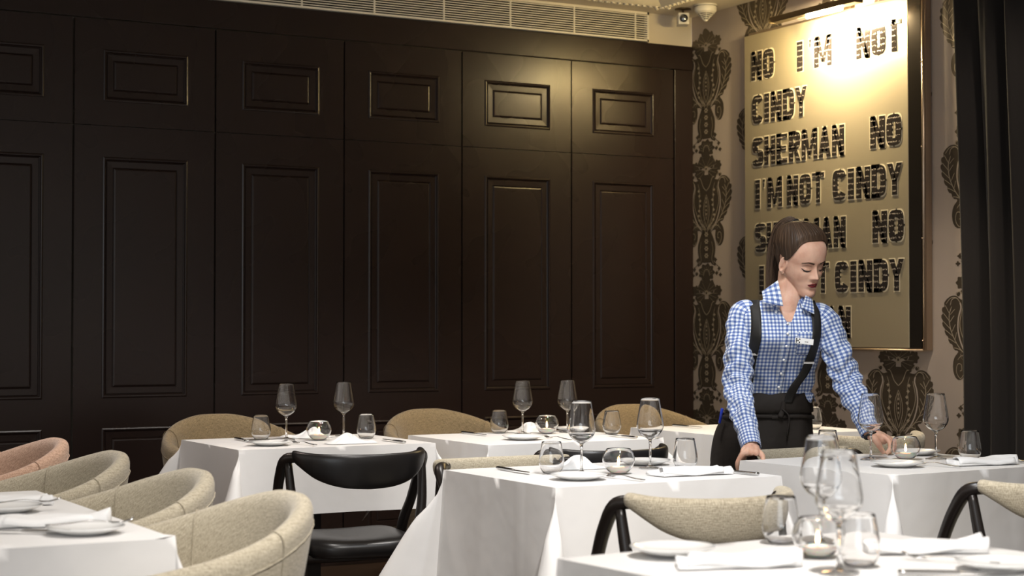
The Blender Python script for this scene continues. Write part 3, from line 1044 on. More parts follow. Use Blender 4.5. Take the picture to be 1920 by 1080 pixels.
dup(tan, (4.64, 6.86, 0), 0, 'mustard tan barrel chair behind the right back table, beside the wallpapered corner', g2)

# ================================================================== elbow chairs
def elbow_chair(label, back_m, seat_m, loc, rz, group, wrap=False):
    """wooden chair with a curved crescent backrest; sitter faces local +y"""
    t = thing('elbow_chair', label, 'chair', loc, rz, group)
    bw = 0.235
    def back_center(s):       # s -1..1
        return Vector((bw*math.sin(s*PI/2*0.92)/math.sin(PI/2*0.92), -0.225+0.15*(abs(s)**2.1), 0.722+0.010*s*s))
    n = 44; k = 14
    v = []; uv = []; f = []
    for i in range(n+1):
        s = -1+2*i/n
        c = back_center(s)
        d = (back_center(min(1, s+0.01))-back_center(max(-1, s-0.01))); d.z = 0; d.normalize()
        nrm = Vector((d.y, -d.x, 0))           # outward (towards the back)
        e = 1-abs(s)
        top = 0.765+0.010*s*s
        dep = interp(abs(s), [(0, 0.125), (0.3, 0.118), (0.6, 0.094), (0.85, 0.056), (0.96, 0.040), (1, 0.022 if not wrap else 0.040)])[0]
        th = interp(abs(s), [(0, 0.015), (0.6, 0.017), (0.93, 0.017), (1, 0.008)] if not wrap else [(0, 0.021), (0.6, 0.024), (0.95, 0.026), (1, 0.020)])[0]
        for j in range(k):
            a = 2*PI*j/k
            cc, ss = math.cos(a), math.sin(a)
            zz = top-dep/2+dep/2*math.copysign(abs(ss)**0.75, ss)
            # lower edge leans in towards the sitter
            off = th*math.copysign(abs(cc)**0.8, cc)+0.02*((zz-top)/0.12)*-1*(-0.5)
            v.append(Vector((c.x, c.y, zz))+nrm*off); uv.append((s*0.3, zz+0.02*math.cos(a)))
    for i in range(n):
        for j in range(k):
            q = (j+1) % k
            f.append((i*k+j, i*k+q, (i+1)*k+q, (i+1)*k+j))
    f.append(tuple(range(k-1, -1, -1))); f.append(tuple(n*k+j for j in range(k)))
    br = obj('backrest', v, f, back_m, t, True, uv)
    m_ = br.modifiers.new('s', 'SUBSURF'); m_.levels = 1; m_.render_levels = 1
    for sx in (-1, 1):
        e = back_center(sx)
        kn = Vector((sx*(bw+0.018), e.y+0.022, 0.742))
        # knee joins the end of the backrest and turns down into the front leg
        p, r = smooth_chain([(sx*(bw-0.03), e.y-0.03, 0.748), kn, (sx*(bw+0.026), e.y+0.075, 0.68), (sx*(bw+0.020), e.y+0.135, 0.58), (sx*(bw+0.004), e.y+0.215, 0.42), (sx*(bw-0.01), e.y+0.27, 0.0)],
                            [0.015, 0.020, 0.019, 0.018, 0.019, 0.012], 6)
        MB().tube(p, r, 14).build('front_leg', M['black_wood'], t)
        p, r = smooth_chain([(sx*(bw+0.014), e.y+0.015, 0.728), (sx*(bw+0.006), e.y-0.01, 0.60), (sx*(bw-0.016), e.y-0.045, 0.42), (sx*(bw-0.008), e.y-0.13, 0.0)],
                            [0.014, 0.017, 0.019, 0.011], 6)
        MB().tube(p, r, 14).build('rear_leg', M['black_wood'], t)
    # seat rails
    MB().tube([(-bw+0.01, 0.115, 0.40), (bw-0.01, 0.115, 0.40)], 0.016, 10).build('front_rail', M['black_wood'], t)
    MB().tube([(-bw+0.02, -0.125, 0.40), (bw-0.02, -0.125, 0.40)], 0.016, 10).build('rear_rail', M['black_wood'], t)
    for sx in (-1, 1):
        MB().tube([(sx*(bw-0.025), -0.125, 0.40), (sx*(bw-0.012), 0.13, 0.40)], 0.014, 10).build('side_rail', M['black_wood'], t)
    # padded seat
    v = []; uv = []; f = []
    lay = [(0.90, 0.402), (0.97, 0.406), (1.0, 0.422), (1.0, 0.438), (0.965, 0.452), (0.88, 0.460), (0.6, 0.463), (0.25, 0.460)]
    R = 48
    for (s, z) in lay:
        for i in range(R):
            a = 2*PI*i/R
            c, q = math.cos(a), math.sin(a)
            x = 0.225*math.copysign(abs(c)**0.5, c); y = 0.225*math.copysign(abs(q)**0.5, q)
            x *= 1-0.10*(0.5-y/0.45)
            zz = z+0.012*(x/0.225)**2*(s > 0.5)*(z > 0.43)-0.010*(y < 0)*abs(y/0.225)**2*0
            v.append((x*s, 0.02+y*s, zz)); uv.append((x*s, y*s))
    for k_ in range(len(lay)-1):
        for i in range(R):
            j = (i+1) % R
            f.append((k_*R+i, k_*R+j, (k_+1)*R+j, (k_+1)*R+i))
    f.append(tuple((len(lay)-1)*R+i for i in range(R))); f.append(tuple(reversed(range(R))))
    obj('seat', v, f, seat_m, t, True, uv)
    return t
gk = 'dark wooden chairs with crescent backrests'
blk = elbow_chair('black leather crescent back chair in front of the left back table, seat in full view', M['leather'], M['leather'], (2.470, 5.625, 0), R_(-5), gk)
dup(blk, (3.335, 5.36, 0), R_(-3), 'black leather chair back half hidden in front of the middle back table', gk)
bge = elbow_chair('dark wooden chair with beige tweed backrest, between the centre table and the nearest table', M['beige'], M['beige'], (2.660, 3.79, 0), R_(-4), gk, True)
dup(bge, (3.735, 3.64, 0), R_(-2), 'dark wooden chair with beige tweed backrest at the right edge of the photo', gk)
dup(bge, (2.735, 4.88, 0), PI, 'beige tweed chair tucked behind the centre table, only its top edge showing', gk)
dup(bge, (3.845, 4.715, 0), PI+R_(6), 'beige tweed chair behind the right table, its end gripped by the person', gk)
dup(bge, (4.70, 5.50, 0), R_(-3), 'beige tweed chair in front of the right back table, behind the reaching hand', gk)
# ================================================================== tableware
T1W = 'on the left back table'; T2W = 'on the middle back table'; T3W = 'on the right back table'
T4W = 'on the centre table'; T5W = 'on the right table by the reaching hand'; T6W = 'on the nearest blurred table'; T7W = 'on the bottom left table'
ZT = TZ+0.0012
protos = {}
def first_or_dup(key, maker, loc, rz, label, group):
    if key in protos:
        return dup(protos[key], loc, rz, label, group)
    o = maker()
    o.location = loc; o.rotation_euler = (0, 0, rz)
    o['label'] = label
    if group: o['group'] = group
    protos[key] = o
    return o
def mk_wine():
    t = thing('wine_glass', '', 'wine glass')
    outer = [(0.0155, 0.098), (0.030, 0.108), (0.0405, 0.124), (0.0435, 0.137), (0.0420, 0.152), (0.0365, 0.185), (0.0300, 0.224)]
    po = [(q.x, q.y) for q in catmull([(a, b, 0) for a, b in outer], 5)]
    pi_ = [(max(0.0, r-0.0008), z+(0.0018 if z < 0.12 else 0.0)) for r, z in po]
    prof = [(0.0045, 0.085), (0.0065, 0.0925), ]+po+[(0.0296, 0.2248)]+list(reversed(pi_))+[(0.004, 0.0975), (0.0, 0.0968)]
    MB().lathe(prof, 48).build('bowl', M['glass'], t, clean=True)
    st = [(0.0, 0.0005), (0.036, 0.0005), (0.0362, 0.0014), (0.030, 0.0026), (0.015, 0.0050), (0.006, 0.0095), (0.0040, 0.020), (0.0036, 0.050), (0.0040, 0.075), (0.0046, 0.0852), (0.0, 0.0852)]
    MB().lathe(st, 40).build('stem', M['glass'], t, clean=True)
    return t
def mk_tumbler():
    t = thing('water_tumbler', '', 'tumbler')
    outer = [(0.0, 0.0005), (0.020, 0.0006), (0.0275, 0.004), (0.0355, 0.018), (0.0395, 0.033), (0.0385, 0.048), (0.0340, 0.075), (0.0298, 0.098)]
    po = [(max(0, q.x), max(0.0004, q.y)) for q in catmull([(a, b, 0) for a, b in outer], 4)]
    pi_ = [(max(0.0, r-0.0012), z+(0.0028*max(0, 1-z/0.02))) for r, z in po]
    MB().lathe(po+[(0.0293, 0.0987)]+list(reversed(pi_)), 44).build('tumbler_body', M['glass'], t, clean=True)
    return t
def mk_candle():
    t = thing('candle_bowl', '', 'candle holder')
    outer = [(0.0, 0.0005), (0.018, 0.0006), (0.030, 0.006), (0.044, 0.022), (0.0500, 0.041), (0.0465, 0.060), (0.0370, 0.077)]
    po = [(max(0, q.x), max(0.0004, q.y)) for q in catmull([(a, b, 0) for a, b in outer], 5)]
    pi_ = [(max(0.0, r-0.0020), z+(0.0022*max(0, 1-z/0.02))) for r, z in po]
    MB().lathe(po+[(0.0360, 0.0780)]+list(reversed(pi_)), 48).build('glass_bowl', M['glass'], t, clean=True)
    MB().lathe([(0.0, 0.0036), (0.018, 0.0036), (0.0275, 0.0070), (0.0385, 0.0205), (0.0, 0.0210)], 32).build('white_bowl_fill', M['wax'], t, clean=True)  # added white fill, stands in for cloth refracted in the bowl base
    tl = MB().lathe([(0.0, 0.0072), (0.0185, 0.0072), (0.0188, 0.024), (0.0180, 0.024), (0.0178, 0.0085), (0, 0.0085)], 28).build('tealight_cup', M['wax'], t, clean=True)
    MB().lathe([(0.0, 0.0088), (0.0172, 0.0088), (0.0172, 0.0205), (0.0, 0.0200)], 24).build('wax', M['wax'], tl, clean=True)
    MB().tube([(0, 0, 0.020), (0.0006, 0, 0.0265)], 0.0007, 6).build('wick', M['black_plastic'], tl)
    MB().lathe([(0.0, 0.0255), (0.0028, 0.0285), (0.0042, 0.0340), (0.0034, 0.0410), (0.0014, 0.0480), (0.0, 0.0520)], 14).build('flame', M['flame'], tl)
    l = lamp('candle_light', 'POINT', (0, 0, 0.034), 1.1, (1.0, 0.62, 0.32), shadow_soft_size=0.004); l.parent = t
    return t

def mk_plate(r=0.085):
    t = thing('side_plate', '', 'plate')
    MB().lathe([(0, 0.0008), (r*0.55, 0.0008), (r*0.60, 0.0022), (r*0.97, 0.0135), (r, 0.0160), (r*0.985, 0.0175), (r*0.93, 0.0150), (r*0.62, 0.0052), (0, 0.0045)], 48).build('plate_dish', M['porcelain'], t, clean=True)
    return t
def blade(mb, L0, L1, wa, z0, z1, n=10, curve=0.0):
    pass
def mk_fork():
    t = thing('fork', '', 'fork')
    mb = MB()
    p, r = smooth_chain([(-0.095, 0, 0.0045), (-0.05, 0, 0.006), (0.0, 0, 0.0115), (0.035, 0, 0.0085), (0.048, 0, 0.0055)], [0.0065, 0.0052, 0.0030, 0.0034, 0.0085], 5)
    mb.tube(p, r, 10, flat=(1, 0.30))
    for k in range(4):
        y = (-1.5+k)*0.0052
        mb.tube([(0.046, y*0.9, 0.0055), (0.065, y, 0.0050), (0.085, y*1.05, 0.0100), (0.094, y, 0.0150)], [0.0017, 0.0016, 0.0013, 0.0006], 6)
    mb.build('fork_body', M['steel'], t)
    return t
def mk_knife():
    t = thing('table_knife', '', 'knife')
    mb = MB()
    p, r = smooth_chain([(-0.11, 0, 0.006), (-0.06, 0, 0.006), (-0.01, 0, 0.006), (0.0, 0, 0.006)], [0.0085, 0.0080, 0.0065, 0.0050], 5)
    mb.tube(p, r, 10, flat=(1, 0.55))
    mb.build('handle', M['steel'], t)
    bl = MB()
    p, r = smooth_chain([(0.0, 0, 0.006), (0.04, 0.001, 0.006), (0.085, 0.001, 0.006), (0.108, -0.003, 0.006)], [0.0085, 0.0105, 0.0095, 0.0015], 6)
    bl.tube(p, r, 10, flat=(1, 0.10))
    bl.build('blade', M['steel'], t)
    return t
def mk_napkin(kind=0):
    t = thing('folded_napkin', '', 'napkin')
    rg = random.Random(kind+5)
    mb = MB()
    L, Wd = 0.245, 0.088
    n, k = 34, 26
    v = []; f = []
    for i in range(n+1):
        s = -1+2*i/n
        for j in range(k):
            a = 2*PI*j/k
            c, q = math.cos(a), math.sin(a)
            y = (Wd/2)*math.copysign(abs(c)**0.6, c)*(1+0.05*math.sin(s*4+kind))
            hh = 0.007+0.003*math.sin(s*3.1+kind*2)+0.006*max(0, s)**2+(0.003*math.sin(c*5+s*3+kind))
            z = 0.0005+hh*(1+math.copysign(abs(q)**0.6, q))
            if q < -0.1: z = 0.0005+0.002*(1+q)
            x = s*L/2+0.012*c*math.sin(kind*3+1)
            v.append((x, y+0.008*math.sin(s*2.4+kind), max(0.0005, z)))
    for i in range(n):
        for j in range(k):
            q = (j+1) % k
            f.append((i*k+j, i*k+q, (i+1)*k+q, (i+1)*k+j))
    f.append(tuple(range(k-1, -1, -1))); f.append(tuple(n*k+j for j in range(k)))
    mb.add(v, f)
    mb.build('folded_cloth', M['napkin'], t)
    # loose upper flap laid over the roll
    fl = MB(); v = []; f = []
    n2, k2 = 20, 12
    for i in range(n2+1):
        for j in range(k2+1):
            s = i/n2; q = j/k2
            x = lerp(-0.115, 0.095, s)+0.03*q; y = lerp(-0.050, 0.046, q)
            z = 0.019+0.004*math.sin(s*7+q*3+kind)+0.007*math.sin(q*PI)*(0.6+0.4*math.sin(s*5+kind))-0.012*(q < 0.12)*(1-q/0.12)-0.010*(q > 0.9)*(q-0.9)/0.1
            v.append((x, y, max(z, 0.003)))
    for i in range(n2):
        for j in range(k2):
            a = i*(k2+1)+j
            f.append((a, a+k2+1, a+k2+2, a+1))
    o = fl.add(v, f).build('flap', M['napkin'], t)
    m_ = o.modifiers.new('t', 'SOLIDIFY'); m_.thickness = 0.0022
    return t
def mk_puff(kind=0):
    """loosely bunched napkin standing up in soft peaks"""
    t = thing('bunched_napkin', '', 'napkin')
    v = []; f = []
    n, k = 40, 18
    for i in range(n):
        a = 2*PI*i/n
        for j in range(k+1):
            q = j/k
            ru = 1+0.16*math.sin(3*a+kind)+0.10*math.sin(7*a+kind*2)
            r = (1-q)**0.8*ru
            x = 0.105*r*math.cos(a)+0.02*q; y = 0.055*r*math.sin(a)
            z = 0.001+0.022*(math.sin(q*PI/2)**1.2)*(1+0.30*math.sin(a*5+q*6+kind))*(1+0.5*math.sin(x*42+kind))
            v.append((x, y, max(0.0008, z*(0.2+0.8*smooth01(q*3)))))
    for i in range(n):
        j2 = (i+1) % n
        for j in range(k):
            f.append((i*(k+1)+j, j2*(k+1)+j, j2*(k+1)+j+1, i*(k+1)+j+1))
    MB().add(v, f).build('bunched_cloth', M['napkin'], t, clean=True)
    return t

def wine(x, y, lab): first_or_dup('wine', mk_wine, (x, y, ZT), 0, lab, 'stemmed wine glasses on the tables')
def tumb(x, y, lab, rz=0): first_or_dup('tumb', mk_tumbler, (x, y, ZT), rz, lab, 'stemless water tumblers on the tables')
def cand(x, y, lab): first_or_dup('cand', mk_candle, (x, y, ZT), 0, lab, 'glass candle bowls on the tables')
def plate(x, y, lab, z=ZT): first_or_dup('plate', mk_plate, (x, y, z), 0, lab, 'white side plates on the tables')
def fork(x, y, rz, lab, z=ZT): first_or_dup('fork', mk_fork, (x, y, z), rz, lab, 'forks laid on the tables')
def knife(x, y, rz, lab, z=ZT): first_or_dup('knife', mk_knife, (x, y, z), rz, lab, 'knives laid on the tables')
def nap(x, y, rz, kind, lab, z=ZT): first_or_dup('nap%d' % kind, lambda: mk_napkin(kind), (x, y, z), rz, lab, 'folded white napkins on the tables')
def puff(x, y, rz, kind, lab, z=ZT): first_or_dup('puff%d' % kind, lambda: mk_puff(kind), (x, y, z), rz, lab, 'bunched white napkins on the tables')

# table 1
tumb(2.462, 6.50, 'water tumbler left of the wine glasses '+T1W)
wine(2.555, 6.46, 'left one of two wine glasses '+T1W)
cand(2.655, 6.36, 'lit candle bowl '+T1W+', between two wine glasses')
wine(2.845, 6.55, 'right one of two wine glasses '+T1W)
tumb(2.862, 6.36, 'water tumbler at the right end '+T1W)
plate(2.375, 6.17, 'side plate at the left front corner '+T1W)
knife(2.37, 6.17, R_(15), 'butter knife lying across the plate '+T1W, ZT+0.0165)
fork(2.50, 6.14, R_(97), 'fork in front of the candle bowl '+T1W)
puff(2.68, 6.13, R_(-8), 2, 'bunched napkin at the front edge '+T1W)
puff(2.67, 6.54, R_(-28), 0, 'bunched napkin behind the candle bowl '+T1W)
knife(2.87, 6.12, R_(88), 'knife to the right of the napkin '+T1W)
knife(2.37, 6.44, R_(-92), 'knife near the left edge '+T1W)
plate(2.86, 6.60-0.06+0.02, 'side plate behind the right wine glass '+T1W) if False else None
# table 2
tumb(3.50, 6.40, 'water tumbler at the left '+T2W)
wine(3.575, 6.33, 'left one of two wine glasses '+T2W)
cand(3.665, 6.28, 'lit candle bowl '+T2W+', between two wine glasses')
wine(3.785, 6.31, 'right one of two wine glasses '+T2W)
tumb(3.89, 6.12, 'water tumbler at the right end '+T2W+', partly hidden')
plate(3.385, 5.99, 'side plate in front of the left wine glass '+T2W)
knife(3.36, 6.36, R_(-90), 'knife at the left edge '+T2W)
plate(3.86, 6.38, 'side plate behind the wine glasses '+T2W)
puff(3.645, 6.42, R_(-20), 1, 'bunched napkin behind the left wine glass '+T2W)
fork(3.51, 5.93, R_(94), 'fork in front of the candle bowl '+T2W)
knife(3.81, 5.92, R_(90), 'knife at the right front '+T2W)
# table 3
knife(4.45, 6.36, R_(-88), 'knife near the left edge '+T3W)
tumb(4.86, 5.98, 'water tumbler '+T3W+', right of the person\'s waist')
puff(4.62, 5.95, 0, 0, 'bunched napkin '+T3W)
# table 4
tumb(2.672, 4.55, 'water tumbler at the left '+T4W)
wine(2.750, 4.50, 'left one of two wine glasses '+T4W)
cand(2.850, 4.445, 'lit candle bowl in the middle '+T4W)
wine(3.050, 4.57, 'right one of two wine glasses '+T4W)
tumb(3.120, 4.475, 'water tumbler at the right '+T4W)
plate(2.640, 4.335, 'side plate at the left front '+T4W)
knife(2.60, 4.66, R_(-92), 'knife at the left back edge '+T4W)
fork(2.76, 4.28, R_(97), 'fork right of the side plate '+T4W)
nap(3.02, 4.31, R_(-6), 1, 'folded napkin at the right front '+T4W)
puff(2.83, 4.68, R_(-25), 1, 'bunched napkin at the back edge '+T4W)
plate(3.115, 4.70, 'side plate at the right back '+T4W)
knife(3.175, 4.29, R_(93), 'knife at the right front corner '+T4W)
# table 5
wine(3.905, 4.50, 'left one of two wine glasses '+T5W)
wine(4.125, 4.42, 'right one of two wine glasses '+T5W)
cand(4.020, 4.455, 'brightly lit candle bowl '+T5W)
tumb(4.205, 4.34, 'water tumbler at the right '+T5W)
tumb(3.80, 4.60, 'water tumbler at the left '+T5W)
plate(3.785, 4.235, 'side plate at the front '+T5W)
fork(3.91, 4.19, R_(100), 'fork right of the side plate '+T5W)
nap(4.09, 4.165, R_(-12), 0, 'folded napkin under the fork at the front '+T5W)
knife(4.25, 4.20, R_(92), 'knife at the right front corner '+T5W)
plate(4.20, 4.60, 'side plate at the back '+T5W)
# table 6
plate(1.915, 2.79, 'side plate at the left '+T6W+', resting on a napkin', ZT+0.004)
nap(1.95, 2.62, R_(-20), 0, 'rumpled napkin in front of the left plate '+T6W)
wine(2.295, 2.80, 'left and farther one of two blurred wine glasses '+T6W)
wine(2.045, 2.445, 'right and nearest blurred wine glass '+T6W)
tumb(2.225, 2.845, 'blurred water tumbler left of the wine glasses '+T6W)
tumb(2.14, 2.50, 'blurred water tumbler right of the nearest wine glass '+T6W)
cand(2.155, 2.64, 'blurred candle bowl with a glowing flame '+T6W)
nap(2.395, 2.60, R_(-22), 2, 'long rolled napkin at the right '+T6W)
plate(2.345, 2.34, 'side plate at the bottom right corner '+T6W)
fork(2.33, 2.46, R_(120), 'fork between the rolled napkin and the corner plate '+T6W)
knife(2.22, 2.32, R_(-30), 'knife at the near edge '+T6W)
# table 7
plate(1.005, 3.72, 'side plate nearest the front corner '+T7W)
fork(1.015, 3.72, R_(-10), 'fork lying across the near side plate '+T7W, ZT+0.0165)
knife(0.885, 3.79, R_(140), 'knife left of the near side plate '+T7W)
nap(0.985, 3.915, R_(-12), 2, 'long rolled napkin '+T7W+', behind the near plate')
plate(0.955, 4.25, 'farther side plate '+T7W)
fork(0.99, 4.25, R_(-10), 'fork lying across the farther side plate '+T7W, ZT+0.0165)
nap(0.975, 4.42, R_(-12), 1, 'long rolled napkin '+T7W+', behind the farther plate')
tumb(0.795, 4.46, 'water tumbler cut by the left edge of the photo '+T7W)
# ================================================================== the standing person
PX, PY = 3.836, 4.961
PZROT = YAW-PI/2          # local +x runs to the photo's right, local -y faces the camera
person = thing('person', 'person in blue checked shirt, black braces and dark apron, leaning over the right table', 'person', (PX, PY, 0), PZROT)
skin = mat('skin', (0.66, 0.42, 0.32), 0.48, sss=0.25, spec=0.4)
v_ = coords(skin)
sk_c = ramp(skin, noisy(skin, v_, 26, 4), [(0.35, (0.58, 0.33, 0.235)), (0.65, (0.68, 0.43, 0.32))])
basecol(skin, sk_c)
normal(skin, bump(skin, noisy(skin, v_, 500, 2), 0.06, 0.0006))
lipm = mat('dark_lipstick', (0.14, 0.012, 0.016), 0.35)
lash = mat('eyeliner', (0.012, 0.008, 0.006), 0.5)
browm = mat('eyebrow', (0.075, 0.038, 0.022), 0.7)
hairm = mat('brown_hair', (0.06, 0.032, 0.018), 0.52, spec=0.3)
hv = coords(hairm, (1, 1, 1), 'UV')
hcol = ramp(hairm, noisy(hairm, coords(hairm, (3, 420, 1), 'UV'), 1.0, 3), [(0.3, (0.026, 0.015, 0.009)), (0.55, (0.058, 0.034, 0.020)), (0.80, (0.17, 0.105, 0.065))])
basecol(hairm, hcol)
normal(hairm, bump(hairm, noisy(hairm, coords(hairm, (3, 300, 1), 'UV'), 1.0, 2), 0.6, 0.0015))
apronm = mat('dark_brown_apron', (0.0115, 0.0078, 0.0052), 0.8)
normal(apronm, bump(apronm, noisy(apronm, coords(apronm), 9, 3), 0.6, 0.015))
bracem = mat('black_elastic', (0.010, 0.009, 0.008), 0.7)
trous = mat('black_trousers', (0.012, 0.011, 0.011), 0.8)
shoem = mat('black_shoe', (0.012, 0.011, 0.011), 0.35)

# gingham
ging = mat('blue_gingham', (0.5, 0.6, 0.9), 0.75, sheen=0.15)
uvv = coords(ging, (1, 1, 1), 'UV')
sp = nd(ging, 'ShaderNodeSeparateXYZ'); lk(ging, uvv, sp.inputs[0])
def stripe(out):
    a = nd(ging, 'ShaderNodeMath', operation='MULTIPLY'); a.inputs[1].default_value = 1/0.0130; lk(ging, out, a.inputs[0])
    b = nd(ging, 'ShaderNodeMath', operation='FRACT'); lk(ging, a.outputs[0], b.inputs[0])
    c = nd(ging, 'ShaderNodeMath', operation='GREATER_THAN'); c.inputs[1].default_value = 0.5; lk(ging, b.outputs[0], c.inputs[0])
    return c.outputs[0]
ad = nd(ging, 'ShaderNodeMath', operation='ADD'); lk(ging, stripe(sp.outputs[0]), ad.inputs[0]); lk(ging, stripe(sp.outputs[1]), ad.inputs[1])
hf = nd(ging, 'ShaderNodeMath', operation='MULTIPLY'); hf.inputs[1].default_value = 0.5; lk(ging, ad.outputs[0], hf.inputs[0])
rp = nd(ging, 'ShaderNodeValToRGB'); rp.color_ramp.interpolation = 'CONSTANT'
e_ = rp.color_ramp.elements
e_[0].position = 0; e_[0].color = (0.72, 0.76, 0.82, 1)
e_[1].position = 0.25; e_[1].color = (0.24, 0.32, 0.52, 1)
q_ = e_.new(0.75); q_.color = (0.055, 0.10, 0.31, 1)
lk(ging, hf.outputs[0], rp.inputs['Fac'])
basecol(ging, rp.outputs['Color'])
normal(ging, bump(ging, noisy(ging, coords(ging, (1, 1, 1), 'Object'), 34, 3), 0.55, 0.006))

def L(px, py, dy=0.0):
    """measured point: where the photo shows it, at depth dy behind the root"""
    Z = 6.2+dy
    return Vector(((px-960)/3200*Z-0.9397, dy, 1.2-(py-615)/3200*Z))

# ---------------------------------------------------------------- head shape
HT = [  # z, front y, back y, half width
 (-0.002, 0.070, 0.052, 0.012), (0.006, 0.081, 0.030, 0.027), (0.018, 0.084, 0.004, 0.034), (0.034, 0.079, -0.018, 0.0425), (0.050, 0.081, -0.042, 0.051),
 (0.066, 0.081, -0.058, 0.060), (0.090, 0.080, -0.074, 0.066), (0.115, 0.080, -0.088, 0.070), (0.135, 0.084, -0.094, 0.073), (0.160, 0.082, -0.097, 0.075),
 (0.182, 0.072, -0.094, 0.072), (0.202, 0.052, -0.080, 0.062), (0.216, 0.026, -0.055, 0.045), (0.224, -0.002, -0.030, 0.020), (0.2255, -0.012, -0.018, 0.004)]
def gs(x, s): return math.exp(-(x/s)**2)
def features(x, z):
    ax = abs(x); o = 0.0
    # nose: bridge, tip, wings
    if 0.060 < z < 0.135:
        t = (0.124-z)/(0.124-0.078)
        amp = interp(z, [(0.060, 0.0), (0.068, 0.003), (0.073, 0.013), (0.079, 0.0225), (0.085, 0.0205), (0.098, 0.013), (0.112, 0.007), (0.124, 0.003), (0.135, 0.0)])[0]
        wd = interp(z, [(0.060, 0.010), (0.079, 0.0105), (0.095, 0.0080), (0.112, 0.0065), (0.135, 0.008)])[0]
        o += amp*gs(x, wd)
        o += 0.0065*gs(ax-0.0125, 0.0055)*gs(z-0.076, 0.0065)
    # eye sockets with full lids over the lowered eyes
    o -= 0.0095*gs(ax-0.030, 0.017)*gs(z-0.112, 0.0125)
    o += 0.0075*gs(ax-0.031, 0.0125)*gs(z-0.108, 0.0085)
    o -= 0.0025*gs(ax-0.031, 0.013)*gs(z-0.0975, 0.0025)
    o += 0.0030*gs(ax-0.028, 0.020)*gs(z-0.130, 0.007)
    # cheekbones
    o += 0.0040*gs(ax-0.043, 0.016)*gs(z-0.086, 0.014)
    o -= 0.0030*gs(ax-0.040, 0.014)*gs(z-0.058, 0.015)
    # lips
    o += 0.0062*gs(ax, 0.0175)*gs(z-0.0545, 0.0040)
    o += 0.0066*gs(ax, 0.0150)*gs(z-0.0450, 0.0042)
    o -= 0.0030*gs(ax, 0.021)*gs(z-0.0500, 0.0013)
    o -= 0.0014*gs(x, 0.003)*gs(z-0.061, 0.004)
    o -= 0.0030*gs(x, 0.016)*gs(z-0.0345, 0.0050)
    o += 0.0022*gs(x, 0.013)*gs(z-0.016, 0.010)
    return o
def head_pt(z, a, off=0.0):
    yf, yb, w_ = interp(z, HT)
    w_ += off; yf += off; yb -= off
    y0 = (yf+yb)/2; hd = (yf-yb)/2
    s, c = math.sin(a), math.cos(a)
    ex = 0.88
    x = w_*math.copysign(abs(s)**ex, s)
    y = y0+hd*math.copysign(abs(c)**(0.80 if c > 0 else 0.95), c)
    if c > 0: y += features(x, z)*min(1, c*2.5)
    return Vector((x, y, z))
def face_y(x, z):
    yf, yb, w_ = interp(z, HT)
    y0 = (yf+yb)/2; hd = (yf-yb)/2
    s = min(0.999, (abs(x)/w_)**(1/0.88))
    c = math.sqrt(1-s*s)
    return y0+hd*c**0.80+features(x, z)*min(1, c*2.5)
# head frame: pivot at the base of the skull, chin at z=0
fwd_yaw, fwd_pitch, roll = R_(32), R_(21), R_(5)
Hm = (Matrix.Translation(Vector((0.101, 0.0, 1.438))) @ Matrix.Scale(1.05, 4) @ Matrix.Rotation(PI+fwd_yaw, 4, 'Z') @ Matrix.Rotation(-fwd_pitch, 4, 'X')
      @ Matrix.Rotation(roll, 4, 'Y') @ Matrix.Translation(Vector((0, 0.012, -0.100))))

def V(mb, v, f, mx=None):
    mb.add([mx @ Vector(q) if mx is not None else q for q in v], f)
bd = MB()
rows, cols = 150, 132
zs = []
for i in range(rows+1):
    t = i/rows
    zs.append(-0.002+0.2275*t)
v = []
for z in zs:
    for j in range(cols):
        v.append(head_pt(z, 2*PI*j/cols))
f = [(i*cols+j, i*cols+(j+1) % cols, (i+1)*cols+(j+1) % cols, (i+1)*cols+j) for i in range(rows) for j in range(cols)]
f = [tuple(reversed(q)) for q in f]
f.append(tuple(range(cols))); f.append(tuple(reversed([rows*cols+j for j in range(cols)])))
V(bd, v, f, Hm)
# ears
for sx in (-1, 1):
    ev = []; ef = []
    E = Matrix.Translation(Vector((sx*0.0700, -0.004, 0.100))) @ Matrix.Rotation(R_(14)*sx, 4, 'Z') @ Matrix.Rotation(R_(-10), 4, 'X')
    nn, kk = 28, 10
    for i in range(nn):
        a = 2*PI*i/nn
        ry = 0.0165*(1+0.12*math.sin(a)); rz_ = 0.031
        for j in range(kk):
            b = 2*PI*j/kk
            rim = 0.0042
            p = Vector((sx*(0.004+rim*math.cos(b)), math.cos(a)*(ry-0.004+rim*math.sin(b)), math.sin(a)*(rz_-0.004+rim*math.sin(b))*(1 if math.sin(a) > 0 else 0.9)))
            ev.append(E @ p)
    ef = [(i*kk+j, i*kk+(j+1) % kk, ((i+1) % nn)*kk+(j+1) % kk, ((i+1) % nn)*kk+j) for i in range(nn) for j in range(kk)]
    if sx < 0: pass
    V(bd, ev, ef, Hm)
    # concha plate, antihelix, tragus, lobe
    def ell(c, r):
        ev = []; nn, kk = 14, 10
        for i in range(nn+1):
            th = PI*i/nn
            for j in range(kk):
                b = 2*PI*j/kk
                ev.append(E @ Vector((sx*c[0]+r[0]*math.sin(th)*math.cos(b), c[1]+r[1]*math.sin(th)*math.sin(b), c[2]+r[2]*math.cos(th))))
        ef = [(i*kk+j, (i+1)*kk+j, (i+1)*kk+(j+1) % kk, i*kk+(j+1) % kk) for i in range(nn) for j in range(kk)]
        V(bd, ev, ef, Hm)
    ell((-0.002, 0, 0), (0.0032, 0.015, 0.028))
    ell((0.003, -0.004, 0.006), (0.0035, 0.0035, 0.016))
    ell((0.003, 0.0125, -0.004), (0.004, 0.0035, 0.006))
    ell((0.002, 0.006, -0.026), (0.0042, 0.0075, 0.0075))
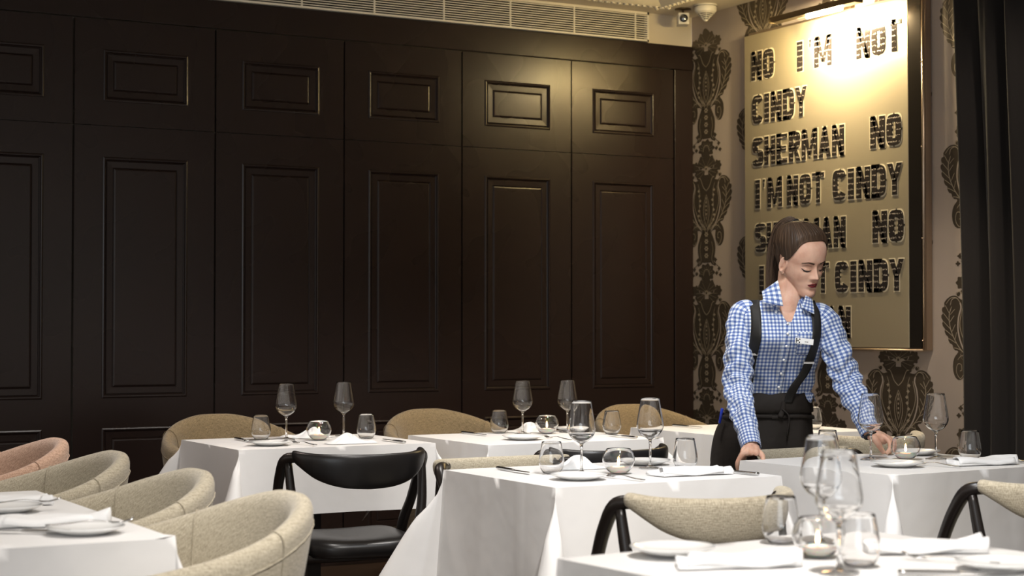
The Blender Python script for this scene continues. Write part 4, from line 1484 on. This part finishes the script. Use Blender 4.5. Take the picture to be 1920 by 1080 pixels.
# neck and trunk under the clothes
nb_ = L(1478, 592, 0.012)
skull = Hm @ Vector((0, -0.030, 0.055))
throat = Hm @ Vector((0, 0.004, 0.030))
p, r = smooth_chain([Vector((0.045, 0.02, 1.18)), Vector((0.058, 0.010, 1.262)), (Vector((0.066, 0.008, 1.30))), lerp(Vector((0.070, 0.006, 1.32)), skull, 0.5), skull],
                    [0.075, 0.060, 0.0515, 0.0500, 0.052], 8)
bd.tube(p, r, 28, flat=(1.0, 1.0))
# torso volume
TR = [  # z, cx, cy, half width, half depth (front), half depth (back)
 (0.80, -0.020, 0.045, 0.170, 0.105, 0.13), (0.86, -0.012, 0.045, 0.166, 0.105, 0.125), (0.91, 0.005, 0.035, 0.145, 0.098, 0.105), (0.955, 0.022, 0.025, 0.118, 0.085, 0.085),
 (1.00, 0.030, 0.018, 0.120, 0.088, 0.085), (1.06, 0.034, 0.012, 0.130, 0.098, 0.090), (1.12, 0.037, 0.008, 0.140, 0.118, 0.096), (1.165, 0.040, 0.006, 0.146, 0.124, 0.100),
 (1.205, 0.042, 0.006, 0.152, 0.104, 0.100), (1.245, 0.043, 0.008, 0.156, 0.078, 0.090), (1.272, 0.045, 0.010, 0.136, 0.062, 0.075), (1.292, 0.050, 0.012, 0.098, 0.052, 0.062),
 (1.306, 0.056, 0.012, 0.066, 0.046, 0.052)]
def lean(z): return 0.125*smooth01((1.24-z)/0.36)
def torso_pt(z, a, off=0.0):
    cx, cy, w_, df, db = interp(z, TR)
    cy += lean(z); cx += lean(z)*0.15
    s, c = math.sin(a), math.cos(a)         # a=0 faces the camera (-y)
    x = cx+(w_+off)*math.copysign(abs(s)**0.85, s)
    d = (df if c > 0 else db)+off
    y = cy-d*math.copysign(abs(c)**0.85, c)
    # bust
    for bxx in (-0.062, 0.068):
        y -= 0.018*gs(x-cx-bxx, 0.045)*gs(z-1.155, 0.045)*(c > 0)
    y += 0.007*gs(x-cx, 0.022)*gs(z-1.16, 0.05)*(c > 0)
    return Vector((x, y, z))
rows, cols = 60, 64
v = [torso_pt(0.80+0.505*i/rows, 2*PI*j/cols, -0.014) for i in range(rows+1) for j in range(cols)]
f = [(i*cols+j, i*cols+(j+1) % cols, (i+1)*cols+(j+1) % cols, (i+1)*cols+j) for i in range(rows) for j in range(cols)]
f.append(tuple(reversed(range(cols)))); f.append(tuple(rows*cols+j for j in range(cols)))
V(bd, v, f)
# legs
for sx in (-1, 1):
    p, r = smooth_chain([(-0.02+sx*0.075+0.018, 0.170, 0.86), (-0.02+sx*0.085+0.018, 0.170, 0.68), (-0.015+sx*0.085+0.018, 0.165, 0.47), (-0.012+sx*0.085+0.018, 0.185, 0.28), (-0.01+sx*0.088+0.018, 0.195, 0.075)],
                        [0.088, 0.080, 0.053, 0.048, 0.034], 6)
    bd.tube(p, r, 22)
    p, r = smooth_chain([(-0.01+sx*0.088+0.018, 0.215, 0.045), (-0.008+sx*0.09+0.018, 0.150, 0.035), (-0.006+sx*0.095+0.018, 0.050, 0.025)], [0.030, 0.032, 0.026], 5)
    bd.tube(p, r, 14, flat=(1.1, 0.75))
# arms
SL = L(1396, 592, 0.02); EL = L(1384, 722, -0.06); WL = L(1408, 838, -0.27)
SR = L(1541, 597, 0.01); ER = L(1588, 716, -0.03); WR = L(1631, 812, -0.13)
armL = [SL, lerp(SL, EL, 0.5)+Vector((-0.006, 0, 0)), EL, lerp(EL, WL, 0.5)+Vector((-0.004, 0.0, 0)), WL]
armR = [SR, lerp(SR, ER, 0.5)+Vector((0.004, 0, 0)), ER, lerp(ER, WR, 0.5)+Vector((0.004, 0, 0)), WR]
for A_ in (armL, armR):
    p, r = smooth_chain(A_, [0.042, 0.036, 0.030, 0.028, 0.0235], 8)
    bd.tube(p, r, 20)
# hands
def finger(pts, rads, mb=bd):
    p, r = smooth_chain(pts, rads, 5)
    mb.tube(p, r, 12)
# photo-left hand: lies over the end of the chair back, fingers down the near outside, thumb on the inside
hl = WL
def HLp(px, py, dy): return L(px, py, dy)
kn = [HLp(1392, 851, -0.34), HLp(1399, 849, -0.352), HLp(1408, 848, -0.358), HLp(1417, 849, -0.358)]
palmc = lerp(WL, kn[1], 0.6)
for k, kp in enumerate(kn):
    base = WL+Vector(((k-1.5)*0.009, -0.004, -0.004))
    finger([base, lerp(base, kp, 0.55)+Vector((0, 0, 0.004)), kp], [0.0165, 0.0145, 0.0105])
tips = [[HLp(1385, 861, -0.352), HLp(1383, 872, -0.348), HLp(1384, 882, -0.338)],
        [HLp(1392, 858, -0.368), HLp(1389, 869, -0.372), HLp(1388, 880, -0.362)],
        [HLp(1403, 856, -0.378), HLp(1399, 866, -0.386), HLp(1397, 876, -0.378)],
        [HLp(1415, 855, -0.376), HLp(1413, 864, -0.386), HLp(1411, 873, -0.380)]]
tips = [[HLp(1386, 860, -0.340), HLp(1382, 871, -0.334), HLp(1384, 882, -0.322)],
        [HLp(1389, 859, -0.322), HLp(1386, 869, -0.312), HLp(1388, 878, -0.300)],
        [HLp(1394, 856, -0.298), HLp(1391, 866, -0.286), HLp(1393, 874, -0.276)],
        [HLp(1400, 853, -0.276), HLp(1397, 861, -0.262), HLp(1399, 868, -0.254)]]
kn2 = [HLp(1393, 850, -0.345), HLp(1396, 849, -0.325), HLp(1400, 847, -0.303), HLp(1405, 846, -0.282)]
for k in range(4):
    finger([kn2[k]+Vector((0.012, 0, 0.006)), kn2[k], tips[k][0], tips[k][1], tips[k][2]], [0.0110, 0.0100, 0.0092, 0.0086, 0.0072])
finger([WL+Vector((0.010, -0.010, -0.010)), HLp(1421, 847, -0.325), HLp(1429, 855, -0.338), HLp(1430, 864, -0.344)], [0.0150, 0.0125, 0.0100, 0.0078])
bd.tube([lerp(WL, HLp(1404, 847, -0.325), 0.1), HLp(1405, 845, -0.318), HLp(1404, 850, -0.326)], [0.0220, 0.0225, 0.0150], 16)
# photo-right hand: fingertips and thumb pinched together on the cloth
KR = [L(1658, 820, -0.150), L(1664, 821, -0.135), L(1668, 823, -0.118), L(1669, 826, -0.100)]
bd.tube([WR, L(1642, 818, -0.135), L(1654, 822, -0.132), L(1661, 826, -0.130)], [0.0225, 0.0250, 0.0225, 0.0150], 18)
T_ = [[L(1667, 829, -0.165), L(1668, 840, -0.168), L(1661, 850, -0.165)],
      [L(1671, 832, -0.145), L(1670, 842, -0.147), L(1665, 849.5, -0.147)],
      [L(1673, 834, -0.122), L(1671, 842, -0.125), L(1666, 849, -0.127)],
      [L(1672, 835, -0.100), L(1669, 842, -0.105), L(1665, 847, -0.108)]]
for k in range(4):
    finger([lerp(WR, KR[k], 0.45), KR[k], T_[k][0], T_[k][1], T_[k][2]], [0.0140, 0.0105, 0.0093, 0.0086, 0.0070])
finger([L(1636, 819, -0.155), L(1644, 829, -0.172), L(1650, 839, -0.172), L(1656, 849, -0.168)], [0.0145, 0.0120, 0.0098, 0.0075])

tmp = bd.build('tmp_body', skin, None)
rm = tmp.modifiers.new('r', 'REMESH'); rm.mode = 'VOXEL'; rm.voxel_size = 0.0023; rm.use_smooth_shade = True
sm = tmp.modifiers.new('s', 'SMOOTH'); sm.factor = 0.5; sm.iterations = 2
dg = bpy.context.evaluated_depsgraph_get()
me = bpy.data.meshes.new_from_object(tmp.evaluated_get(dg))
bpy.data.objects.remove(tmp)
me.name = 'body'
me.polygons.foreach_set('use_smooth', [True]*len(me.polygons))
body = bpy.data.objects.new('body', me)
COL.objects.link(body); body.parent = person
if not me.materials: me.materials.append(skin)

# ---------------------------------------------------------------- face details
def face_patch(name, outline_fn, material, nu=16, nv=4, off=0.0007):
    v = []; f = []
    for i in range(nu+1):
        for j in range(nv+1):
            x, z = outline_fn(i/nu, j/nv)
            v.append(Hm @ Vector((x, face_y(x, z)+off, z)))
    for i in range(nu):
        for j in range(nv):
            a = i*(nv+1)+j
            f.append((a, a+1, a+nv+2, a+nv+1))
    o = obj(name, v, f, material, body)
    s = o.modifiers.new('t', 'SOLIDIFY'); s.thickness = 0.0008; s.offset = 0
    return o
def lips(u, w_):
    x = lerp(-0.0208, 0.0208, u)
    e = 1-(abs(x)/0.0208)**2
    up = 0.0500+0.0078*e**0.8*(1-0.22*gs(x, 0.004)); lo = 0.0500-0.0086*e**0.9
    return x, lerp(lo, up, w_)
face_patch('lips', lips, lipm, 26, 8, 0.0012)
for sx in (-1, 1):
    def br(u, w_, sx=sx):
        x = lerp(0.012, 0.052, u)
        zc = 0.1265+0.0062*math.sin(min(1, u*1.25)*PI*0.62)-0.005*max(0, u-0.6)/0.4
        h = lerp(0.0032, 0.0008, u**1.6)
        return sx*x, zc+(w_-0.5)*2*h
    face_patch('eyebrow', br, browm, 20, 3, 0.0014)
    def ln_(u, w_, sx=sx):
        x = lerp(0.0165, 0.0485, u)
        zc = 0.1035-0.0030*math.sin(u*PI)+0.0045*max(0, u-0.72)/0.28
        h = lerp(0.0009, 0.0026, u)*(1-0.75*max(0, u-0.85)/0.15)
        return sx*x, zc+(w_-0.5)*2*h
    face_patch('eyelashes', ln_, lash, 20, 3, 0.0022)
    def sl_(u, w_, sx=sx):
        x = lerp(0.019, 0.042, u)
        return sx*x, 0.0995-0.0022*math.sin(u*PI)+(w_-0.5)*0.0026*math.sin(max(0.05, u*PI))
    face_patch('eye', sl_, mat('eye_slit', (0.10, 0.07, 0.06), 0.2), 14, 2, 0.0012)
    def shd(u, w_, sx=sx):
        x = lerp(0.016, 0.047, u)
        return sx*x, 0.1165-0.001*u+0.0035*math.sin(u*PI)+(w_-0.5)*0.0010
    face_patch('lid_crease', shd, mat('lid_crease', (0.30, 0.16, 0.11), 0.6), 16, 2, 0.0006)

# ---------------------------------------------------------------- hair
tie = Vector((0.0, -0.066, 0.208))
def hairline(a):
    d = abs((a+PI) % (2*PI)-PI)
    return interp(d, [(0, 0.200), (0.5, 0.197), (0.85, 0.184), (1.15, 0.153), (1.35, 0.130), (1.50, 0.120), (1.62, 0.128), (1.85, 0.130), (2.05, 0.085), (2.4, 0.055), (PI, 0.050)])[0]
v = []; f = []; uv = []
na, nt = 260, 44
for i in range(na):
    a = 2*PI*i/na
    z0 = hairline(a)
    for j in range(nt+1):
        t = j/nt
        z = lerp(z0, 0.2253, math.sin(t*PI/2)**0.9 if t < 1 else 1.0)
        grow = smooth01(t/0.30)
        base = head_pt(z, a, 0.0)
        d = base-tie
        # grooves run towards the tie
        ang = math.atan2(d.x, d.y*0.9+0.25*(base.z-0.2))
        ang2 = math.atan2(base.x, base.z-0.20+0.001) if base.y < -0.02 else ang
        g = (math.sin(ang*46+3*math.sin(ang*7))*0.0006+math.sin(ang*111+1.7)*0.0004)*smooth01((d.length-0.02)/0.05)
        off = 0.0012+0.0085*grow+0.004*smooth01((base.z-0.195)/0.03)*smooth01((0.06-base.y)/0.05)*grow+g*grow+0.004*gs(base.y+0.05, 0.05)*grow*(base.z > 0.15)
        cen = Vector((0, -0.01, 0.12))
        nrm = (base-cen); nrm.z *= 1.1; nrm.normalize()
        pnt = base+nrm*off
        v.append(Hm @ pnt)
        uv.append((d.length, ang*0.075+0.3*(base.x)))
for i in range(na):
    q = (i+1) % na
    for j in range(nt):
        f.append((i*(nt+1)+j, q*(nt+1)+j, q*(nt+1)+j+1, i*(nt+1)+j+1))
cap = obj('hair', v, f, hairm, body, True, uv)
# closing shell inside so the edge has thickness
so = cap.modifiers.new('t', 'SOLIDIFY'); so.thickness = 0.004; so.offset = -1
# ponytail from many locks, gathered at the tie then falling behind the neck
tw = Hm @ tie
pt0 = L(1497, 424, 0.045)
path = [pt0, L(1484, 417, 0.07), L(1468, 428, 0.095), L(1458, 455, 0.115), L(1452, 495, 0.125), L(1447, 535, 0.125), L(1441, 562, 0.12)]
spread = [0.010, 0.020, 0.026, 0.028, 0.026, 0.019, 0.010]
rg = random.Random(11)
pony = MB()
cp, cr = smooth_chain(path, [s*0.88 for s in spread], 6)
pony.tube(cp, cr, 20)
for k in range(230):
    a = rg.uniform(0, 2*PI); q = rg.uniform(0.80, 1.04)
    pts = []
    ln_e = rg.uniform(0.86, 1.0)
    ph = rg.uniform(0, 6)
    for i, c in enumerate(path):
        t = i/(len(path)-1)
        d = (path[min(i+1, len(path)-1)]-path[max(i-1, 0)]).normalized()
        s_ = d.cross(Vector((0, 1, 0))).normalized(); u_ = s_.cross(d)
        wv = 0.0018*math.sin(ph+t*6)
        pts.append(c+(s_*math.cos(a+0.4*t)+u_*math.sin(a+0.4*t))*(spread[i]*q+wv))
    if ln_e < 0.95: pts[-1] = lerp(pts[-2], pts[-1], rg.uniform(0.4, 0.9))
    p = catmull(pts, 4)
    pony.tube(p, [0.0019*(1-0.75*(i/(len(p)-1))**3) for i in range(len(p))], 5)
for i in range(len(pony.u)):
    pony.u[i] = (pony.v[i].z, pony.v[i].x*1.3+pony.v[i].y)
pony.build('ponytail', hairm, cap)
tm = MB()
for k in range(3):
    ring = []
    d = (path[1]-path[0]).normalized(); s_ = d.cross(Vector((0, 1, 0))).normalized(); u_ = s_.cross(d)
    c = lerp(path[0], path[1], 0.10+0.17*k)
    ring = [c+(s_*math.cos(2*PI*i/24)+u_*math.sin(2*PI*i/24))*(0.0165+0.002*k) for i in range(25)]
    tm.tube(ring, 0.0034, 8, caps=False)
tm.build('hair_tie', bracem, cap)

# ---------------------------------------------------------------- shirt
sh = MB()
def shirt_pt(z, a, off):
    p = torso_pt(z, a, off)
    if z < 1.04:
        bl = gs(z-0.985, 0.035)
        p += Vector((math.sin(a), -math.cos(a), 0))*(0.012*bl+0.006*math.sin(a*9+z*30)*bl)
    n_ = noise.noise(Vector((p.x*11, p.y*11, p.z*17)))*0.007+noise.noise(Vector((p.x*26, p.y*26, p.z*40)))*0.003
    return p+Vector((math.sin(a), -math.cos(a), 0))*n_
rows, cols = 84, 150
VZ = 1.212
def ang_at(x, z):
    lo, hi = -1.4, 1.4
    for _ in range(26):
        m_ = (lo+hi)/2
        if torso_pt(z, m_, 0.004).x < x: lo = m_
        else: hi = m_
    return (lo+hi)/2
v = []; uv = []
for i in range(rows+1):
    z = 0.945+(1.303-0.945)*i/rows
    half = max(0.0, (z-VZ)/(1.303-VZ))**0.8*0.046
    aL = ang_at(0.053-half, z); aR = ang_at(0.053+half, z)
    for j in range(cols+1):
        a = aR+(2*PI+aL-aR)*j/cols
        p = shirt_pt(z, a, 0.004)
        aa = a if a <= PI else a-2*PI
        v.append(p); uv.append((p.x+0.02 if abs(aa) < 1.3 else aa*0.115, p.z))
f = [(i*(cols+1)+j, i*(cols+1)+j+1, (i+1)*(cols+1)+j+1, (i+1)*(cols+1)+j) for i in range(rows) for j in range(cols)]
sh.add(v, f, 0, uv)
def sleeve(A_, rr, seed):
    P, Rr = smooth_chain(A_, rr, 14)
    k = len(P); n = 56
    T = [(P[min(i+1, k-1)]-P[max(0, i-1)]).normalized() for i in range(k)]
    u = Vector((0, -1, 0))
    v = []; uv = []; s = 0
    for i in range(k):
        t = T[i]; u = (u-t*u.dot(t)).normalized(); w_ = t.cross(u)
        if i: s += (P[i]-P[i-1]).length
        tt = i/(k-1)
        for j in range(n+1):
            a = 2*PI*j/n
            bulk = (0.5+1.0*gs(tt-0.52, 0.20)+0.7*gs(tt-0.80, 0.15))*(1 if tt < 0.9 else max(0.0, (1-tt)/0.1))
            c_ = (math.cos(a), math.sin(a))
            wr = 0.0036*math.sin(s*105+2.0*math.sin(a*2+seed)+3*noise.noise(Vector((c_[0]*1.3, c_[1]*1.3, s*7+seed))))*bulk
            nz = 0.012*noise.noise(Vector((c_[0]*1.4+seed, c_[1]*1.4, s*13)))*min(1, bulk)
            r = Rr[i]+wr+nz
            v.append(P[i]+(u*math.cos(a)+w_*math.sin(a))*r); uv.append((a*Rr[i]*1.0 if False else a*0.0418+0.0, s))
    f = [(i*(n+1)+j, i*(n+1)+j+1, (i+1)*(n+1)+j+1, (i+1)*(n+1)+j) for i in range(k-1) for j in range(n)]
    # shoulder cap
    c = len(v); v.append(P[0]-T[0]*Rr[0]*0.5); uv.append((0, -0.03))
    f += [(j+1, j, c) for j in range(n)]
    return v, f, uv, P, Rr, T, u
def up_start(A_, sx):
    return [A_[0]+Vector((-sx*0.018, 0.0, 0.010))]+A_
for A_, sx, sd in ((armL, -1, 1.0), (armR, 1, 4.0)):
    pts = [A_[0]+Vector((-sx*0.042, 0.0, 0.006)), A_[0]+Vector((0, 0, -0.004)), A_[1], A_[2], A_[3], lerp(A_[3], A_[4], 0.80)]
    v, f, uv, P, Rr, T, u = sleeve(pts, [0.040, 0.055, 0.054, 0.049, 0.043, 0.036], sd)
    sh.add(v, f, 0, uv)
    # cuff
    n = 48; v = []; uv = []
    c0 = lerp(A_[3], A_[4], 0.62); c1 = lerp(A_[3], A_[4], 1.02)
    t = (c1-c0).normalized(); u = (u-t*u.dot(t)).normalized(); w_ = t.cross(u)
    lay = [(0.0, 0.0375), (0.05, 0.0385), (0.5, 0.0370), (0.97, 0.0350), (1.0, 0.0345), (1.0, 0.0325), (0.85, 0.0315)]
    for (q, rr) in lay:
        for j in range(n+1):
            a = 2*PI*j/n
            v.append(lerp(c0, c1, q)+(u*math.cos(a)+w_*math.sin(a))*rr); uv.append((a*0.0418, 0.5+q*(c1-c0).length))
    f = [(i*(n+1)+j, i*(n+1)+j+1, (i+1)*(n+1)+j+1, (i+1)*(n+1)+j) for i in range(len(lay)-1) for j in range(n)]
    sh.add(v, f, 0, uv)
shirt = sh.build('shirt', ging, body)
# hem tail hanging over the apron at the photo-right hip
hm = MB(); v = []; uv = []; f = []
for i in range(13):
    a = lerp(0.75, 1.65, i/12)
    for j in range(5):
        q = j/4
        z = 0.965-0.040*q*(0.6+0.4*math.sin(i*0.8))
        p = torso_pt(z, a, 0.014+0.010*q)
        v.append(p); uv.append((a*0.13, z))
f = [(i*5+j, i*5+j+1, (i+1)*5+j+1, (i+1)*5+j) for i in range(12) for j in range(4)]
o = hm.add(v, f, 0, uv).build('shirt_tail', ging, shirt)
s = o.modifiers.new('t', 'SOLIDIFY'); s.thickness = 0.002
# collar: stand and two wings
def neckring(a, z, r):
    c = Vector((0.060, 0.008, 0))
    return Vector((c.x+r*math.sin(a), c.y-r*math.cos(a), z))
cb = MB()
n = 48; v = []; uv = []
lay = [(1.276, 0.0700), (1.298, 0.0625), (1.322, 0.0580), (1.330, 0.0600), (1.322, 0.0655), (1.300, 0.0760), (1.272, 0.0880)]
a0 = 0.62
for (z, r) in lay:
    for j in range(n+1):
        a = a0+(2*PI-2*a0)*j/n
        d = abs((a+PI) % (2*PI)-PI)
        front = smooth01((1.5-d)/0.9)
        zz = z-0.030*front*(1.0)
        v.append(neckring(a, zz, r*(1+0.02*math.sin(a*3)))+Vector((0, -0.010*front, 0))); uv.append((a*0.07, z*1.0+r))
f = [(i*(n+1)+j, i*(n+1)+j+1, (i+1)*(n+1)+j+1, (i+1)*(n+1)+j) for i in range(len(lay)-1) for j in range(n)]
cb.add(v, f, 0, uv)
# wings
for sx, pts in ((-1, [L(1437, 536, -0.045), L(1463, 588, -0.100), L(1433, 566, -0.085), L(1420, 556, -0.06), L(1455, 560, -0.075)]),
                (1, [L(1520, 556, -0.05), L(1500, 588, -0.085), L(1526, 586, -0.10), L(1533, 566, -0.07), L(1512, 565, -0.07)])):
    pass
def wing(top_in, tip, top_out, low_in, thick=0.0025):
    """quad patch: inner edge top_in->low_in(tip), outer top_out"""
    v = []; uv = []; f = []
    N_ = 8
    for i in range(N_+1):
        for j in range(N_+1):
            s, q = i/N_, j/N_
            a = lerp(top_in, top_out, s); b = lerp(low_in, tip, s)
            p = lerp(a, b, q)+Vector((0, -0.008*math.sin(q*PI), 0))
            v.append(p); uv.append((s*0.045, q*0.06+s*0.01))
    f = [(i*(N_+1)+j, i*(N_+1)+j+1, (i+1)*(N_+1)+j+1, (i+1)*(N_+1)+j) for i in range(N_) for j in range(N_)]
    m0 = len(cb.v)
    cb.add(v, f, 0, uv)
wing(L(1459, 526, -0.052), L(1431, 568, -0.092), L(1429, 547, -0.050), L(1469, 574, -0.098))
wing(L(1511, 554, -0.056), L(1527, 589, -0.088), L(1523, 561, -0.040), L(1502, 577, -0.088))
col = cb.build('collar', ging, shirt)
s = col.modifiers.new('t', 'SOLIDIFY'); s.thickness = 0.003; s.offset = 0
# placket with buttons
def front_pt(x, z, off=0.008):
    best = None
    lo, hi = -PI/2, PI/2
    for _ in range(30):
        m_ = (lo+hi)/2
        if torso_pt(z, m_, off).x < x: lo = m_
        else: hi = m_
    return torso_pt(z, (lo+hi)/2, off)
v = []; uv = []; f = []
for i in range(25):
    z = lerp(0.962, 1.222, i/24)
    xc = lerp(0.030, 0.046, i/24)
    for j in range(4):
        v.append(front_pt(xc+(j-1.5)*0.010, z, 0.0125)); uv.append((j*0.0074, z))
f = [(i*4+j, i*4+j+1, (i+1)*4+j+1, (i+1)*4+j) for i in range(24) for j in range(3)]
pk = obj('placket', v, f, ging, shirt, True, uv)
s = pk.modifiers.new('t', 'SOLIDIFY'); s.thickness = 0.002
for z in (0.985, 1.035, 1.085, 1.135, 1.180, 1.216):
    p = front_pt(lerp(0.030, 0.046, (z-0.962)/0.26), z, 0.016)
    MB().tube([p, p+Vector((0, -0.002, 0))], 0.0048, 12).build('button', M['porcelain'], shirt)
# chest pocket
v = []; uv = []
for i in range(7):
    for j in range(7):
        v.append(front_pt(lerp(0.078, 0.150, i/6), lerp(1.105, 1.185, j/6), 0.012)); uv.append((0.004+i*0.0118, 0.004+j*0.0132))
f = [(i*7+j, i*7+j+1, (i+1)*7+j+1, (i+1)*7+j) for i in range(6) for j in range(6)]
o = obj('chest_pocket', v, f, ging, shirt, True, uv)
s = o.modifiers.new('t', 'SOLIDIFY'); s.thickness = 0.0022

# ---------------------------------------------------------------- braces
def strap(keys, wd=0.034):
    """keys: (px, z, off) down the front"""
    v = []; uv = []; f = []
    P = catmull([(a, b, 0) for a, b in keys], 10)
    for i, p in enumerate(P):
        for j in range(5):
            q = front_pt(p.x+(j-2)*wd/4, min(p.y, 1.285), 0.0165+0.014*gs(p.y-0.985, 0.05))
            q.z = p.y
            if p.y > 1.262: q.y += (p.y-1.262)*0.6
            v.append(q); uv.append((j*0.01, p.y))
    f = [(i*5+j, i*5+j+1, (i+1)*5+j+1, (i+1)*5+j) for i in range(len(P)-1) for j in range(4)]
    o = obj('brace_strap', v, f, bracem, body, True, uv)
    s = o.modifiers.new('t', 'SOLIDIFY'); s.thickness = 0.0025
    return o
def sx_(px, z): return (px-960)/3200*6.12-0.9397
s1 = strap([(sx_(1407, 0), 0.94), (sx_(1410, 0), 1.02), (sx_(1413, 0), 1.11), (sx_(1417, 0), 1.20), (sx_(1419, 0), 1.27), (sx_(1420, 0), 1.302)])
s2 = strap([(sx_(1487, 0), 0.925), (sx_(1497, 0), 0.985), (sx_(1515, 0), 1.04), (sx_(1524, 0), 1.10), (sx_(1530, 0), 1.18), (sx_(1531, 0), 1.25), (sx_(1526, 0), 1.300)])
for s_o, px_, zz in ((s1, 1413, 1.105), (s2, 1520, 1.075)):
    p = front_pt(sx_(px_, 0), zz, 0.021)
    MB().box((p.x-0.020, p.y-0.004, p.z-0.004), (p.x+0.020, p.y, p.z+0.004)).build('clip', M['steel'], s_o, smooth=False, bevel=0.001)
# ---------------------------------------------------------------- name badge (small grey square mark, tiny printed line)
bp = front_pt(sx_(1503, 0), 1.153, 0.020)
bm_ = Matrix.Translation(bp) @ Matrix.Rotation(R_(6), 4, 'Y')
badge = MB().box((-0.033, -0.006, -0.0105), (0.033, -0.002, 0.0105), mx=bm_).build('name_badge', M['porcelain'], shirt, smooth=False, bevel=0.001)
lg = MB()
for i in range(3):
    for j in range(3):
        if (i+j) % 2 == 0 or i == 0:
            lg.box((-0.030+i*0.0055, -0.0066, -0.0075+j*0.0055), (-0.0255+i*0.0055, -0.006, -0.003+j*0.0055), mx=bm_)
lg.build('badge_emblem', M['black_plastic'], badge, smooth=False)
tx = MB()
for k, (a, b) in enumerate(((0.0, 0.0035), (0.0045, 0.0075), (0.0085, 0.012))):
    tx.box((0.002+a, -0.0066, -0.003), (0.002+b, -0.006, -0.0008), mx=bm_)
tx.build('badge_line', M['black_plastic'], badge, smooth=False)

# ---------------------------------------------------------------- apron and trousers
AP = [(0.16, -0.015, 0.055, 0.235, 0.16), (0.45, -0.018, 0.05, 0.215, 0.15), (0.70, -0.024, 0.045, 0.196, 0.132), (0.80, -0.024, 0.045, 0.184, 0.126), (0.86, -0.012, 0.043, 0.170, 0.118),
      (0.905, 0.003, 0.036, 0.150, 0.108), (0.945, 0.018, 0.028, 0.128, 0.098), (0.965, 0.023, 0.024, 0.122, 0.094)]
v = []; uv = []; f = []
rows, cols = 50, 96
for i in range(rows+1):
    z = lerp(0.16, 0.962, i/rows)
    cx, cy, w_, d_ = interp(z, AP)
    cy += lean(z); cx += lean(z)*0.15
    for j in range(cols):
        a = 2*PI*j/cols
        lo = 1-smooth01((z-0.75)/0.2)
        r = 1+0.035*lo*math.sin(a*9+z*1.5)+0.012*math.sin(a*4+z*14)*(z > 0.7)
        s, c = math.sin(a), math.cos(a)
        v.append((cx+w_*r*math.copysign(abs(s)**0.9, s), cy-d_*r*math.copysign(abs(c)**0.9, c), z)); uv.append((a*0.15, z))
f = [(i*cols+j, i*cols+(j+1) % cols, (i+1)*cols+(j+1) % cols, (i+1)*cols+j) for i in range(rows) for j in range(cols)]
ap = obj('apron', v, f, apronm, body, True, uv)
s = ap.modifiers.new('t', 'SOLIDIFY'); s.thickness = 0.003
# folded waistband, tie string and knot
def apring(z, off, a0=0, a1=2*PI, n=60):
    cx, cy, w_, d_ = interp(z, AP)
    cy += lean(z); cx += lean(z)*0.15
    out = []
    for j in range(n+1):
        a = a0+(a1-a0)*j/n
        s, c = math.sin(a), math.cos(a)
        out.append(Vector((cx+(w_+off)*math.copysign(abs(s)**0.9, s), cy-(d_+off)*math.copysign(abs(c)**0.9, c), z)))
    return out
wb = MB()
lay = [(0.962, 0.002), (0.960, 0.007), (0.905, 0.009), (0.890, 0.008), (0.888, 0.003)]
v = []
for z, o_ in lay: v += apring(z, o_)
n = 61
f = [(i*n+j, i*n+j+1, (i+1)*n+j+1, (i+1)*n+j) for i in range(len(lay)-1) for j in range(60)]
wb.add([q for q in v], [tuple(reversed(q)) for q in f])
wb.build('waistband', apronm, ap)
tp = apring(0.873, 0.008)
for i, q in enumerate(tp): q.z += 0.004*math.sin(i*0.35)
MB().tube(tp, 0.0055, 8, flat=(0.5, 1.3), caps=False).build('apron_string', apronm, ap)
kp = front_pt(sx_(1478, 0), 0.905, 0.02); kp.y += 0.0
kb = MB()
kb.tube(catmull([kp+Vector((0, 0, 0.035)), kp, kp+Vector((-0.012, -0.006, -0.03))], 5), 0.010, 10, flat=(1, 0.5))
kb.tube(catmull([kp+Vector((-0.004, -0.004, 0.0)), kp+Vector((0.020, -0.008, -0.03)), kp+Vector((0.012, -0.006, -0.10))], 5), 0.007, 8, flat=(1, 0.5))
kb.build('apron_knot', apronm, ap)
for sx in (-1, 1):
    p, r = smooth_chain([(-0.02+sx*0.075+0.018, 0.170, 0.80), (-0.02+sx*0.085+0.018, 0.170, 0.66), (-0.015+sx*0.085+0.018, 0.170, 0.45), (-0.012+sx*0.085+0.018, 0.185, 0.25), (-0.01+sx*0.088+0.018, 0.195, 0.055)],
                        [0.096, 0.094, 0.078, 0.068, 0.062], 6)
    MB().tube(p, r, 22).build('trouser_leg', trous, body)
    p, r = smooth_chain([(-0.01+sx*0.088+0.018, 0.235, 0.042), (-0.01+sx*0.088+0.018, 0.190, 0.046), (-0.008+sx*0.091+0.018, 0.120, 0.040), (-0.006+sx*0.097+0.018, 0.035, 0.030), (-0.004+sx*0.099+0.018, -0.005, 0.026)],
                        [0.032, 0.040, 0.040, 0.036, 0.020], 5)
    MB().tube(p, r, 18, flat=(1.05, 0.82)).build('shoe', shoem, body)
# blue pen in the apron pocket at the photo-left hip, dark bracelet on the photo-right wrist
pm = mat('blue_pen', (0.02, 0.05, 0.5), 0.3)
pp_ = L(1352, 775, 0.10)
MB().tube([pp_+Vector((0.004, 0.0, 0.018)), pp_+Vector((-0.006, 0.0, -0.035))], [0.0055, 0.0050], 10).build('pen', pm, ap)
bw_ = lerp(armR[3], armR[4], 1.10); tt_ = (armR[4]-armR[3]).normalized()
s_ = tt_.cross(Vector((0, 1, 0))).normalized(); u_ = s_.cross(tt_)
ring = [bw_+(s_*math.cos(2*PI*i/28)+u_*math.sin(2*PI*i/28))*0.0238 for i in range(29)]
MB().tube(ring, 0.0038, 8, caps=False).build('bracelet', bracem, body)
